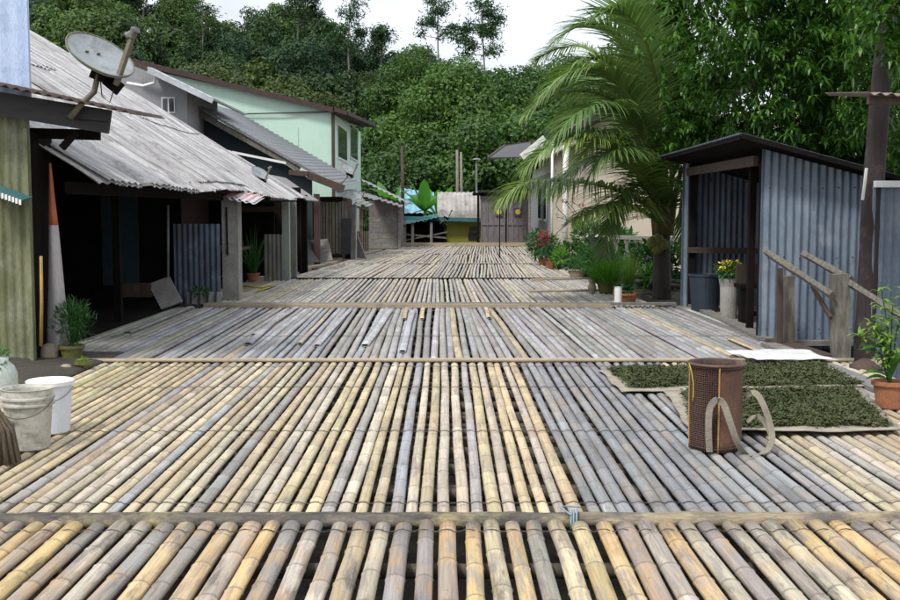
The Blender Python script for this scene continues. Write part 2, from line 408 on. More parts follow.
Y1 = YG(520)        # crossbar between nearest and second platform
Y2 = YG(361.5); Y3 = YG(307); Y4 = YG(278.5); Y5 = YG(263.5); Y6 = YG(253.5); Y7 = YG(246)
def c1(x):
    k = rnd.random()
    if k < .60: return jit(pick([(.50, .39, .22), (.53, .40, .20), (.46, .37, .24)]), .1)
    if k < .84: return jit(pick([(.47, .42, .33), (.43, .385, .31)]), .1)
    return jit(pick([(.29, .27, .24), (.26, .245, .23), (.33, .29, .24)]), .1)
def c2(x):
    k = rnd.random()
    if .70 < x < 2.08: return jit(pick(BLUE), .08)
    if x >= 2.08: return jit(pick(TAN+PALE), .08) if k < .9 else jit(pick(GREY))
    if -1.75 < x < -1.64 or abs(x+.27) < .05: return jit((.31, .325, .35))
    if x < -2.5: return jit(pick(TAN[:3]), .1) if k < .8 else jit((.36, .38, .2))
    if -1.6 < x and k < .34: return jit(pick(TAN), .08)
    if x <= -1.6 and k < .62: return jit(pick(TAN), .08)
    if k < .88: return jit(pick([(.49, .44, .345), (.46, .41, .325), (.51, .455, .345), (.43, .39, .32)]), .08)
    return jit(pick(GREY), .1)
def c3(x):
    k = rnd.random()
    if k < .04: return jit((.42, .35, .23))
    if x < -3.2 and k < .5: return jit((.26, .28, .2))
    return jit(pick(GREY+[(.30, .31, .34), (.37, .37, .38), (.25, .26, .29)]), .12)
def c4(x):
    k = rnd.random(); 
    if x < -2.8 and k < .6: return jit((.42, .36, .22))
    return jit(pick([(.37, .35, .315), (.42, .39, .34), (.33, .32, .30), (.29, .285, .28)]), .12) if k > .12 else jit((.40, .34, .25))
def c5(x): return jit(pick([(.37, .35, .31), (.42, .385, .33), (.32, .305, .285), (.40, .36, .28)]), .12)

platform(2.4, Y1-.085, -2.95, 2.95, .1035, .0415, 'nearest bamboo platform of thick tan and smoky poles tied with black wire', c1, M['bam_near'], [Y1-.24], jit_dir=.03, inter=.42, jstep=.5, lift=.02, sides=16, wob=.006, endj=.03, flat=.66)
p2 = platform(Y1+.09, Y2-.05, -4.15, 4.05, .0835, .0338, 'second bamboo platform with tan poles, a blue grey strip and a basket on it', c2, M['bam'], [Y1+.32, YG(431), YG(387), Y2-.35], jit_dir=.03, jstep=.55, sides=12, wob=.005, flat=.64)
for y in [Y1+.5+.46*i_ for i_ in range(11)]:
    mb = MB(); mb.box((0, y, -.095), (8.1, .1, .025)); mb.build('cross_slat', M['wood_old'], p2)
p3 = platform(Y2+.06, Y3-.06, -4.25, 4.0, .0885, .0415, 'third bamboo platform of flattened silver grey split culms', c3, M['bam_old'], [YG(336)], jit_dir=.07, flat=.6, zj=.012, inter=.5, sides=8, wob=.006, endj=.06, jstep=.9, xr1=3.85)
# loose split culms lying over the grey platform
def loose(px0, py0, px1, py1, r, col, z=.03):
    a = G(px0, py0); b = G(px1, py1)
    return make_pole(a.x, b.x, a.y, b.y, z*.6, z*.6+.004, r*.9, M['bam_old'], col, None, 10, .38, .004, name='split_bamboo')
k = 0
for (a, b, c, d, r, col, lb) in [
    (365, 347, 391, 311, .055, (.40, .41, .43), 'widest loose silver split bamboo lying on the third platform left of centre'),
    (317, 347, 350, 311, .042, (.36, .37, .39), 'loose grey split bamboo with a curled near end on the third platform'),
    (402, 353, 413, 312, .045, (.38, .39, .42), 'loose silver split bamboo in the middle of the third platform'),
    (300, 345, 332, 311, .035, (.38, .33, .26), 'loose brownish split bamboo left of the curled grey one'),
    (404, 320, 407, 309, .032, (.48, .37, .22), 'short tan bamboo end sticking out below the crossbar, left of the pair'),
    (422, 320, 423, 309, .032, (.50, .39, .23), 'short tan bamboo end sticking out below the crossbar, right of the pair'),
    (489, 319, 486, 309, .034, (.52, .42, .26), 'short pale tan bamboo end sticking out under the crossbar right of centre'),
    (764, 355, 728, 340, .03, (.50, .38, .2), 'loose yellow bamboo strip lying before the white mat')]:
    tag(loose(a, b, c, d, r, col), lb, 'split bamboo', 'loose split bamboo pieces on the deck')
for i in range(3):
    x = rnd.uniform(-3.9, 3.4); y = rnd.uniform(Y2+.2, Y3-3.6); L = rnd.uniform(2.2, 4.0); L = min(L, Y3-.2-y); dx = rnd.gauss(0, .022)*L
    make_pole(x, x+dx, y, y+L, .012, .02, rnd.uniform(.04, .055), M['bam_old'], jit(pick([(.33, .335, .345), (.28, .29, .31), (.36, .36, .36)]), .1), p3, 8, .35, .004, name='loose_culm')
platform(Y3+.12, Y4-.04, -3.75, 3.35, .0835, .034, 'fourth bamboo platform of bleached grey brown poles beside the flower pots', c4, M['bam_old'], [YG(291)], jit_dir=.05, sides=8, wob=.005, jstep=1.2, xl1=-3.7, xr1=3.2, zj=.008)
platform(Y4+.06, Y5-.05, -3.55, 3.15, .0835, .034, 'fifth bamboo platform, greyish, starting level with the flowering shrub', c5, M['bam_old'], [Y4+1.2], jit_dir=.08, sides=6, wob=.006, jstep=1.5, xl1=-3.1, xr1=3.2, zj=.02)
platform(Y5+.06, Y6-.05, -3.1, 3.2, .09, .036, 'sixth bamboo platform, farther off, in front of the huts with leaning boards', c5, M['bam_old'], [Y5+1.5], jit_dir=.08, sides=6, wob=.006, jstep=2, xl1=-2.6, xr1=3.3, zj=.02)
platform(Y6+.06, Y7, -2.6, 3.3, .1, .04, 'farthest bamboo platform ending at the low plank before the double door', c5, M['bam_old'], [Y6+2], jit_dir=.08, sides=6, wob=.006, jstep=2.5, xl1=-2.05, xr1=3.45, zj=.02)
# crossbars between platforms
def crossbar(y, x0, x1, w, h, mat, label, z=.0, seg=14, jy=.012, log=True):
    mb = MB()
    if log:
        pts = []; rad = []
        for i in range(seg+1):
            pts.append((x0+(x1-x0)*i/seg, y+rnd.uniform(-jy, jy), z)); rad.append(w/2*rnd.uniform(.93, 1.06))
        mb.tube(pts, rad, 12); mb.v = [(a, b, z+(c-z)*h/w*1.0) for a, b, c in mb.v]
    else:
        for i in range(seg):
            a = x0+(x1-x0)*i/seg; b = x0+(x1-x0)*(i+1)/seg
            mb.box(((a+b)/2, y+rnd.uniform(-jy, jy), z+rnd.uniform(-.002, .002)), (b-a-.004, w, h))
    o = mb.build('crossbar', mat, None, smooth=log)
    return tag(o, label, 'crossbar', 'crossbars between the bamboo platforms')
crossbar(Y1+.005, -2.95, .64, .15, .075, M['log'], seg=46, label='dark mossy log laid across the deck behind the nearest poles', z=-.005)
crossbar(Y1+.01, .645, 3.2, .14, .07, M['log2'], 'pale brown log laid across the deck right of the blue string', -.003)
mb = MB()
for dx in (-.012, .0, .014): mb.tube([(.62+dx+.09*math.cos(a)*.12, Y1+.085*math.cos(a), -.002+.05*math.sin(a)) for a in [R(q) for q in range(0, 375, 25)]], .005, 5)
mb.tube([(.6, Y1-.06, .04), (.56, Y1+.02, .055), (.59, Y1+.1, .04), (.66, Y1+.05, .05)], .005, 5)
tag(mb.build('string_tie', wm('blue_string', (.16, .24, .30), (.2, .28, .33), 9)), 'pale blue string knotted around the crossbar', 'string')
crossbar(Y2, -4.2, 4.05, .045, .045, M['plank_tan'], 'thin pale tan bamboo cane laid across in front of the grey platform', .012, seg=30, jy=.006)
crossbar(Y3, -3.75, 2.55, .10, .06, M['plank_tan'], 'tan squared beam laid across between the grey platform and the bleached one', .02, seg=5, log=False)
crossbar(Y3+.16, -3.75, 3.6, .12, .04, M['plank_grey'], 'grey plank lying just behind the tan beam', .035, seg=6, log=False)
crossbar(Y4, -3.6, 3.2, .06, .04, M['wood_dark'], 'thin dark strip laid across beyond the bleached platform', .0, seg=20)
crossbar(Y5, -3.2, 3.2, .07, .03, M['plank_grey'], 'thin grey strip laid across the distant poles', .0, seg=20)
crossbar(Y7+.2, -2.1, 3.5, .3, .14, M['plank_tan'], 'low tan plank closing the far end of the deck', .06, seg=4, log=False)

# ---------------------------------------------------------------- ground sheet
def edges(y):
    if y < 17: return -4.3, 4.1
    if y < 24: return -3.8, 3.4
    if y < 30: return -3.65, 3.2
    t = min(1, (y-30)/17); return -3.5+1.4*t, 3.2+.3*t
def ground():
    ys = [-300, -40, -5, 0, 2]+[2+i*1.0 for i in range(1, 46)]+[47.6, 47.9, 52, 58, 64, 70, 90, 140, 400, 900]
    rows = []; 
    for y in ys:
        l, r = edges(y); deck = 0 <= y <= 47.7
        if deck: xs = [(-900, -.06), (-60, -.06), (-12, -.05), (l-.6, -.05), (l-.02, -.06), (l+.02, -.75), (0, -.8), (r-.02, -.75), (r+.3 if y > 18 else r+.02, -.08 if y > 18 else -.5), (r+2, -.1 if y > 18 else -.5), (12, -.1), (60, 0), (900, 0)]
        else:
            zz = -.3 if y < 0 else -.75
            xs = [(-900, zz), (-60, zz), (-12, zz), (-5, zz), (-4, zz), (-3.5, zz), (0, zz), (3, zz), (3.5, zz), (5, zz), (12, zz), (60, zz), (900, zz)]
        rows.append([(x, y, z) for x, z in xs])
    mb = MB(); n = len(rows[0]); mb.v = [p for r_ in rows for p in r_]
    mb.f = [(j*n+i, j*n+i+1, (j+1)*n+i+1, (j+1)*n+i) for j in range(len(rows)-1) for i in range(n-1)]
    struct(mb.build('ground', M['dirt']))
ground()
# pale walkway along the left huts
mb = MB()
def walk(a, b):
    y = YG(299)+(YG(249)-YG(299))*b; l = edges(y)[0]
    return V((l-1.3+(a*1.35), y, -.02+.01*mnoise.noise(V((a*3, y, 0)))))
mb.grid(walk, 6, 30, (0, 0, .2)); struct(mb.build('footpath', wm('trodden_tan_path', (.34, .29, .2), (.26, .23, .17), 1.5, c3=(.18, .16, .1), s3=2)))
# ================================================================ left side
def box_thing(name, mat, c, size, label, cat, group=None, rot=None):
    mb = MB(); mb.box(c, size, rot); return tag(mb.build(name, mat), label, cat, group)
def bm(parent, name, mat, a, b, w, h, color=None):
    mb = MB(); mb.beam(a, b, w, h); return mb.build(name, mat, parent)
def bx(parent, name, mat, c, size, rot=None):
    mb = MB(); mb.box(c, size, rot); return mb.build(name, mat, parent)

# ---- near hut at the left edge
A = thing('near_hut', (-5.2, 10.6, -.05), 'hut at the left edge with mossy zinc wall and faded blue upper wall', 'hut')
YA = 10.6
xr = P(33, 250, YA).x
mb = MB(); mb.corr((xr, YA, -.05), (-1, 0, 0), (0, 0, 1), 2.6, P(0, 112, YA).z+.05+.05, .085, .011, nv=2); mb.build('wall', M['zinc_moss'], A)
mb = MB(); mb.corr((xr+.16, YA+.55, P(15, 84, YA).z-.02), (-1, 0, 0), (0, 0, 1), 2.6, 2.2, .2, .006, nv=2); 
zr = P(0, 86, YA).z
mb = MB(); xb = P(27, 50, YA+.6).x; mb.corr((xb, YA+.6, zr-.12), (-1, 0, 0), (0, 0, 1), 2.6, 2.4, .17, .006, nv=2); mb.build('upper_wall', M['fadeblue'], A)
bx(A, 'corner_trim', M['fadeblue'], (xb+.012, YA+.59, zr+1.1), (.03, .05, 2.4))
# side wall going back
bx(A, 'side_wall', M['wood_dark'], (xr-.04, YA+.35, 1.1), (.04, .6, 2.3))
bx(A, 'corner_post', M['zinc_moss'], (xr-.02, YA-.035, 1.12), (.035, .05, 2.3))
# rusty lean roof edge and fascia
a = P(-60, 72, YA-.5); b = P(130, 112, YA-.5)
mb = MB(); U_ = (b-a); Lr = U_.length
mb.corr(a+V((0, 0, 0)), U_, (0, 1, .045), Lr, 1.25, .1, .012, nv=1, th=.006); mb.build('roof', M['rust'], A)
bm(A, 'fascia_beam', M['wood_fascia'], P(-40, 97, YA-.15), P(110, 122, YA-.15), .05, .22)
bm(A, 'fascia_beam', M['wood_fascia'], P(66, 112, YA-.2), P(109, 116, YA-.2), .05, .1)
bm(A, 'rafter', M['wood_dark'], P(28, 133, YA+.3), P(100, 135, YA+.3), .06, .1)
bm(A, 'brace', M['wood_dark'], P(62, 148, YA+.1), P(76, 132, YA+.1), .06, .06)
# scalloped awning
aw = thing('awning', tuple(P(0, 190, YA-.3)), 'small teal and white scalloped awning on the mossy zinc wall', 'awning')
a = P(-20, 185, YA-.3); b = P(22, 200, YA-.3)
mb = MB(); mb.grid(lambda u, v: a.lerp(b, u)+V((0, .26*v, .035*v)), 12, 2, (0, 0, .01)); mb.build('canopy', M['teal'], aw)
mb = MB()
for i in range(12):
    p = a.lerp(b, (i+.5)/12)
    mb.box(p+V((0, -.008, -.025)), (.022, .006, .05), None, 1)
mb.build('scalloped_edge', M['white'], aw)
# ---- big shed with sweeping pale roof (hut behind)
B = thing('long_shed', (-6.5, 18, -.05), 'long open-fronted dark shed under a sweeping weathered white grey roof', 'shed')
SHO = [random.Random(50+i).uniform(-.07, .09) for i in range(19)]
def roofB(u, v):       # u along Y 0..1 ; v up the slope
    y = 10.9+(25.9-10.9)*u
    s = v*8.6
    ex = -3.42+.05*math.sin(u*9)+(SHO[int(u*18.99)]*(1-min(1, v*3)))
    x = ex-s*math.cos(R(32.5)); z = 1.80+s*math.sin(R(32.5))*(1-.045*v*v)+.07*math.sin(u*math.pi)*(v-.2)
    z += .05*mnoise.noise(V((x*.6, y*.5, 0)))-.04*math.sin(u*math.pi*3)*(1-v)
    z += .011*math.cos(2*math.pi*u*15.0/.177)+.012*mnoise.noise(V((u*60, v*3, 4)))
    if v == 0: x += .07*mnoise.noise(V((y*2.5, 7, 0))); 
    # sweep of old sheets
    return V((x, y, z))
mb = MB(); mb.grid(roofB, int(15/.177*6), 30, (0, 0, .012)); mb.build('roof', M['roof_old'], B)
# second ragged layer on eave
def patch(u0, u1, v0, v1, dz, mat):
    mb = MB(); n = max(6, int((u1-u0)*15/.177*6))
    def f(a, b):
        p = roofB(u0+(u1-u0)*a, v0+(v1-v0)*b); return p+V((0, 0, dz))
    mb.grid(f, n, 6, (0, 0, .01)); mb.build('roof_patch', mat, B)
patch(.02, .30, .0, .26, .03, M['roof_old']); patch(.34, .56, .45, .8, .028, M['roof_old']); patch(.62, .95, .3, .6, .028, M['roof_old']); patch(.05, .22, .8, .99, .03, M['roof_old']); patch(.30, .62, .02, .40, .035, M['roof_old']); patch(.60, .98, -.01, .22, .03, M['roof_old']); patch(.1, .5, .42, .75, .03, M['roof_old'])
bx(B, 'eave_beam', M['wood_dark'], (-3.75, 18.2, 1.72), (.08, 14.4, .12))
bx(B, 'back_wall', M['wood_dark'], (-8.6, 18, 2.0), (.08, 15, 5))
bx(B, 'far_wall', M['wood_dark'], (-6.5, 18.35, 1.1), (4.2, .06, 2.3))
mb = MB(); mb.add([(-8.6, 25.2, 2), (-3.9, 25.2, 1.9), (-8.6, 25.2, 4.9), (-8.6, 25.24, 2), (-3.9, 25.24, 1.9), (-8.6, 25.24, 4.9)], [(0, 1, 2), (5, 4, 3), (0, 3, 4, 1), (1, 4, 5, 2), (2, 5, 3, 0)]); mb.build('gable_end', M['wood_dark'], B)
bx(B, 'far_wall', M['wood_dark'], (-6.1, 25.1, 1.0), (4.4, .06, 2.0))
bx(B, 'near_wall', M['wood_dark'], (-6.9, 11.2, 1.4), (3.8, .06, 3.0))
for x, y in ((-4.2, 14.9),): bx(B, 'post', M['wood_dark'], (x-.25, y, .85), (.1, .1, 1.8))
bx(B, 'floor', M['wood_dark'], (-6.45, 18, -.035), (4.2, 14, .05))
bx(B, 'inner_door', M['teal_dark'], (P(120, 240, 18.25).x, 18.27, 1.0), (.6, .05, 1.5))
# blue grey zinc screen and concrete pillar of the shed
x0 = P(174, 250, 17.9).x; x1 = P(220, 250, 17.9).x
mb = MB(); mb.corr((x1, 17.9, -.03), (-1, 0, 0), (0, 0, 1), x1-x0, P(0, 222, 17.9).z, .09, .012, nv=2); mb.build('zinc_screen', M['zinc_dark'], B)
xc = P(231, 250, 18.5).x
mb = MB(); mb.box((xc, 18.6, .85), (.27, .34, 1.75)); mb.build('pillar', M['concrete'], B)
mb = MB(); mb.beam((xc-.04, 18.42, .75), (xc-.05, 18.42, 1.55), .05, .02); mb.build('pillar_crack', M['wood_dark'], B)
mb = MB(); mb.tube([P(168, 277, 16.9)+V((0, 0, 0)), P(168, 205, 16.9)], .018, 8); mb.build('drainpipe', M['roof_grey'], B, smooth=True)
# red edged sheet under eave
a = P(197, 190, 18.3); b = P(254, 203, 18.3)
mb = MB(); mb.corr(a, b-a, (0, 1, .12), (b-a).length, 1.1, .12, .012, nv=1); mb.build('awning_sheet', M['rust_red'], B)
a = P(228, 199, 18.2); b = P(256, 204, 18.2)
mb = MB(); mb.corr(a, b-a, (0, 1, .12), (b-a).length, .9, .12, .012, nv=1); mb.build('awning_sheet', M['roof_light'], B)
# far bay of the shed
mb = MB(); xa = P(264, 250, 23.6).x; xb_ = P(284, 250, 23.6).x
mb.corr((xb_, 23.6, -.03), (-1, 0, 0), (0, 0, 1), xb_-xa, P(0, 233, 23.6).z, .09, .012, nv=2); mb.build('zinc_screen', M['zinc_grey'], B)
bx(B, 'pillar', M['concrete_teal'], (P(286.5, 250, 23.8).x, 23.8, .83), (.15, .2, 1.7))
bx(B, 'post', M['zinc_grey'], (P(294, 250, 24.2).x, 24.2, .83), (.12, .12, 1.7))
bx(B, 'counter', M['wood_brown'], (-4.6, 22.6, .72), (1.0, 1.6, .06))
bx(B, 'inner_wall', M['wood_redbrown'], (-5.4, 22, 1.0), (.06, 6, 2.1))
bx(B, 'wall_strip', M['roof_light'], (P(282, 199, 23.8).x, 23.5, P(282, 199.5, 23.5).z), (.65, .5, .03))
bx(B, 'lintel', M['wood_redbrown'], (P(262, 205, 23.7).x, 23.75, 1.52), (1.1, .08, .12))
# grey corrugated lean-to after the roof
a = P(279, 176, 27.5); 
mb = MB(); mb.corr(P(306, 200, 26.4), (0, 1, 0), P(281, 183, 26.4)-P(306, 200, 26.4), 2.6, 1.05, .16, .02, nv=2); mb.build('lean_to_roof', M['roof_grey'], B)

# ---- objects by the near hut
def closed_parasol():
    base = P(58, 312, 10.9); base.z = 0
    r = thing('closed_parasol', tuple(base), 'tall rolled parasol, orange above and grey white below, standing in the dark shed', 'parasol')
    top = P(50, 163, 10.9); mid = P(53.5, 225, 10.9)
    prof = []
    def cone(p, q, r0, r1, mat, nm):
        mb = MB(); n = 14; vs = []; fs = []
        for i in range(7):
            t = i/6; c = p.lerp(q, t); rr = r0+(r1-r0)*t
            for k in range(n):
                an = 2*math.pi*k/n; q_ = rr*(1+.16*math.sin(an*4+t*2)); vs.append(c+V((q_*math.cos(an), q_*math.sin(an), 0)))
        for i in range(6):
            for k in range(n): fs.append((i*n+k, i*n+(k+1) % n, (i+1)*n+(k+1) % n, (i+1)*n+k))
        fs.append(tuple(range(n-1, -1, -1))); fs.append(tuple(range(6*n, 7*n))); mb.add(vs, fs); mb.build(nm, mat, r, smooth=True)
    cone(base+V((0, 0, .12)), mid, .10, .042, M['white_cloth'], 'skirt'); cone(mid, top, .04, .01, M['orange_cloth'], 'tip')
    mb = MB(); mb.tube([base, base+V((0, 0, .3))], .015, 6); mb.build('shaft', M['wood_dark'], r)
closed_parasol()
b = P(41, 346, 10.6); tp = P(41, 256, 10.6)
mb = MB(); mb.tube([b, b.lerp(tp, .5)+V((.006, 0, 0)), tp], [.018, .017, .016], 8); tag(mb.build('bamboo_stick', M['cane'], None, True), 'yellowish bamboo stick upright beside the mossy wall', 'stick')

# ---- potted plants
def pot(parent, c, r, h, mat, taper=.75, rim=.012, n=24, soil=True, name='pot'):
    c = V(c); mb = MB()
    mb.lathe(c, [(r*taper*.9, 0), (r*taper, .01), (r*.96, h-.035), (r+rim, h-.03), (r+rim, h), (r-.008, h), (r-.02, h-.03)], n)
    o = mb.build(name, mat, parent, smooth=False)
    if soil:
        mb = MB(); mb.lathe(c, [(r-.012, h-.045), (r*.5, h-.025), (0.0, h-.015)], n); mb.build('soil', M['dirt'], parent)
    return o
def bush(parent, c, rx, rz, n, L, W, mat, seed=0, name='foliage', updir=.3, droop=.5):
    rg = random.Random(seed); mb = MB(); c = V(c)
    for i in range(n):
        d = V((rg.gauss(0, 1), rg.gauss(0, 1), rg.gauss(0, 1))).normalized(); k = rg.uniform(.25, 1)**.6
        k *= 1+.35*mnoise.noise(d*2.2+V((seed, 0, 0)))
        p = c+V((d.x*rx*k, d.y*rx*k, d.z*rz*k)); dd = (d+V((rg.gauss(0, .5), rg.gauss(0, .5), updir+rg.gauss(0, .4)))).normalized()
        mb.leaf(p, dd, (rg.gauss(0, .3), rg.gauss(0, .3), 1), L*rg.uniform(.6, 1.25), W*rg.uniform(.7, 1.2), droop, 2)
    return mb.build(name, mat, parent)
def stems(parent, c, tips, r=.006, mat=None, name='stem'):
    mb = MB()
    for t in tips:
        t = V(t); m = V(c).lerp(t, .5)+V((rnd.uniform(-.02, .02), rnd.uniform(-.02, .02), .02)); mb.tube([c, m, t], [r, r*.8, r*.4], 5)
    return mb.build(name, mat or M['lf_dark'], parent)
def grassclump(parent, c, n, L, W, mat, seed, spread=.6, droop=.5, name='foliage', r=.08):
    rg = random.Random(seed); mb = MB()
    for i in range(n):
        a = rg.uniform(0, 6.283); k = abs(rg.gauss(0, spread)); d = V((math.cos(a)*k, math.sin(a)*k, 1)).normalized()
        p = V(c)+V((math.cos(a)*rg.uniform(0, r), math.sin(a)*rg.uniform(0, r), 0))
        mb.leaf(p, d, (math.cos(a), math.sin(a), .2), L*rg.uniform(.55, 1.1), W, droop*rg.uniform(.5, 1.5), 5, fold=.35, shape=lambda t: .5*(1-t*.85))
    return mb.build(name, mat, parent)

c = G(72, 362); t = thing('potted_plant', tuple(c), 'feathery dark green bush in an olive pot beside the dark shed opening', 'potted plant', 'potted plants')
pot(t, c, .115, .17, M['olive_pot'])
bush(t, c+V((.02, 0, .40)), .19, .22, 900, .07, .012, M['lf_dark'], 3, updir=.8); stems(t, c+V((0, 0, .14)), [c+V((x, y, .45)) for x, y in ((-.08, 0), (.05, .05), (.1, -.04), (0, .02))])
c = G(56, 346); t = thing('potted_plant', tuple(c), 'small plant in a tall terracotta pot between parasol and olive pot', 'potted plant', 'potted plants')
pot(t, c, .10, .2, M['terracotta']); bush(t, c+V((0, 0, .25)), .11, .08, 160, .06, .03, M['lf_dark'], 5)
c = G(83, 369); t = thing('potted_plant', tuple(c), 'tiny mossy yellow green pot at the end of the tan cane', 'potted plant', 'potted plants')
pot(t, c, .07, .075, M['olive_pot'], .7)
bush(t, c+V((0, 0, .08)), .06, .03, 60, .03, .015, M['lf_lime'], 8)
def rock(c, s, seed, mat, label, cat='rock', name='rock'):
    mb = MB(); prof = []; n = 12; vs = []; fs = []
    for i in range(1, 8):
        th = math.pi*i/8
        for k in range(n):
            a = 2*math.pi*k/n; d = V((math.sin(th)*math.cos(a), math.sin(th)*math.sin(a), math.cos(th)))
            q = 1+.3*mnoise.noise(d*1.7+V((seed*3, 0, 0)))+.08*mnoise.noise(d*5+V((seed, 0, 0)))
            vs.append(V(c)+V((d.x*s[0]*q, d.y*s[1]*q, d.z*s[2]*q)))
    for i in range(6):
        for k in range(n): fs.append((i*n+k, (i+1)*n+k, (i+1)*n+(k+1) % n, i*n+(k+1) % n))
    fs.append(tuple(range(n))); fs.append(tuple(range(6*n+n-1, 6*n-1, -1))); mb.add(vs, fs)
    return tag(mb.build(name, mat, None, True), label, cat, 'rocks on the ground')
rock(G(49, 362)+V((0, 0, .09)), (.11, .09, .10), 1, M['stone'], 'pale brown rock leaning by the foot of the terracotta pot')
rock(G(66, 371)+V((0, 0, .03)), (.06, .05, .035), 2, M['stone'], 'small flat grey stone in front of the olive pot')
# soil bed on left
mb = MB(); 
def bed(u, v):
    p = V((-4.55+1.15*u, G(0, 384).y+2.1*v, 0)); e = math.sin(math.pi*u)**.5*math.sin(math.pi*v)**.5 if 0 < u < 1 and 0 < v < 1 else 0
    return p+V((0, 0, .01+.07*e*(.7+.6*mnoise.noise(p*3))))
mb.grid(bed, 20, 24, (0, 0, .03)); tag(mb.build('soil_heap', M['dirt'], None, True), 'heap of dark soil on the deck edge behind the buckets', 'soil')
# buckets
def bucket(c, r0, r1, h, mat, label, rings, sq=False):
    t = thing('bucket', tuple(c), label, 'bucket', 'buckets at the left edge'); mb = MB(); c = V(c)
    prof = [(r0*.94, 0), (r0, .008), (r0+(r1-r0)*.75, h*.75)]
    for z in rings: prof += [(r1*.985, z-.012), (r1+.011, z-.008), (r1+.011, z+.004), (r1*.985, z+.008)]
    prof += [(r1, h-.01), (r1+.008, h), (r1-.004, h), (r1-.012, h-.02), (r0*.95, .02), (0, .015)]
    mb.lathe(c, prof, 40); mb.build('tub', mat, t, smooth=False)
    mb = MB(); pts = []
    for i in range(17):
        a = math.pi*i/16; pts.append(c+V((math.cos(a)*(r1+.014), -math.sin(a)*(r1+.014)*1.0, h*.86-math.sin(a)*h*.30)))
    mb.tube(pts, .0025, 5); mb.build('handle', M['wire'], t, smooth=True)
    return t
c = G(22, 452)+V((0, .12, 0)); b = bucket(c, .125, .155, .385, M['white_dirty'], 'grimy round white bucket with ribbed rim at the left edge', (.29, .33))
# faded label on bucket
mb = MB(); 
def lab(u, v):
    a = R(-125+38*u-20); return c+V((math.cos(a)*(.1425+.012*v), math.sin(a)*(.1425+.012*v), .07+.13*v))
mb.grid(lab, 10, 2, (0, 0, .0)); mb.v = mb.v; mb.build('faded_sticker', wm('faded_sticker', (.30, .24, .22), (.38, .34, .3), 6), b)
c = G(44, 436)+V((0, .14, 0)); t = thing('bucket', tuple(c), 'cleaner white bucket with a closed lid behind the grimy open bucket', 'bucket', 'buckets at the left edge')
mb = MB(); mb.lathe(c, [(.115, 0), (.122, .01), (.142, .335), (.135, .34)], 40); mb.build('tub', M['white_plastic'], t)
mb = MB(); mb.lathe(c, [(.146, .325), (.156, .326), (.157, .352), (.15, .357), (.142, .352), (.13, .346), (0, .348)], 40); mb.build('lid', M['white'], t)
mb = MB(); mb.tube([c+V((math.cos(a_)*.152, -math.sin(a_)*.152, .31-math.sin(a_)*.09)) for a_ in [math.pi*i/14 for i in range(15)]], .0025, 5); mb.build('handle', M['wire'], t, True)
# bundle + clear jug at the left edge
mb = MB(); c = G(-4, 462); rg = random.Random(4)
for i in range(70):
    a = rg.uniform(0, 6.3); r_ = rg.uniform(.0, .12); mb.tube([c+V((math.cos(a)*r_*1.2, math.sin(a)*r_, 0)), c+V((math.cos(a)*r_*.9+.0, math.sin(a)*r_*.8, .2)), c+V((math.cos(a)*r_*.3-.07, math.sin(a)*r_*.3, .40+rg.uniform(-.06, .05)))], [.014, .012, .006], 5)
tag(mb.build('fibre_bundle', M['sack'], None, True), 'leaning bundle of brown fibres at the lower left edge beside the bucket', 'bundle')
t = thing('plastic_jar', tuple(G(2, 398)), 'pale plastic jar with greenish plants at the left edge behind the buckets', 'jar')
c = G(2, 398); mb = MB(); mb.lathe(c, [(.11, 0), (.125, .02), (.125, .2), (.10, .26), (.06, .30), (.06, .33)], 24); mb.build('jar', wm('milky_plastic', (.42, .47, .45), (.33, .38, .34), 6, rough=.3), t, smooth=True)
bush(t, c+V((-.02, 0, .3)), .1, .1, 120, .07, .02, M['lf_shrub'], 12)
# things in the shed
def board(corners, th, name, mat, label, cat, group=None):
    mb = MB(); a, b, c_, d = [V(q) for q in corners]; N_ = (b-a).cross(d-a).normalized()*th
    mb.add([a, b, c_, d, a+N_, b+N_, c_+N_, d+N_], [(3, 2, 1, 0), (4, 5, 6, 7), (0, 1, 5, 4), (1, 2, 6, 5), (2, 3, 7, 6), (3, 0, 4, 7)])
    return tag(mb.build(name, mat), label, cat, group)
Yb = YG(309)
board([P(162, 310, Yb), P(183, 302, Yb), P(170, 277, Yb+.3), P(149, 285, Yb+.3)], .03, 'tilted_board', M['concrete'], 'square pale board tilted against the shed post', 'board')
box_thing('concrete_block', M['wood_brown'], P(139, 290, Yb+.3)-V((0, 0, 0)), (.42, .3, .2), 'low brown grey block inside the dark shed', 'block')
sh = thing('roof_offcuts', tuple(P(204, 300, 17.6)), 'mossy stacked grey corrugated offcuts at the foot of the blue zinc screen', 'sheet offcuts')
mb = MB(); a = P(187, 302, 17.5); mb.corr((a.x+.55, 17.5, 0), (-1, 0, 0), (0, .25, 1), .55, .2, .13, .03, nv=1, th=.02); mb.build('sheet', M['roof_grey'], sh)
bush(sh, P(201, 291, 17.4), .2, .06, 120, .06, .03, M['lf_dark'], 9, name='moss')
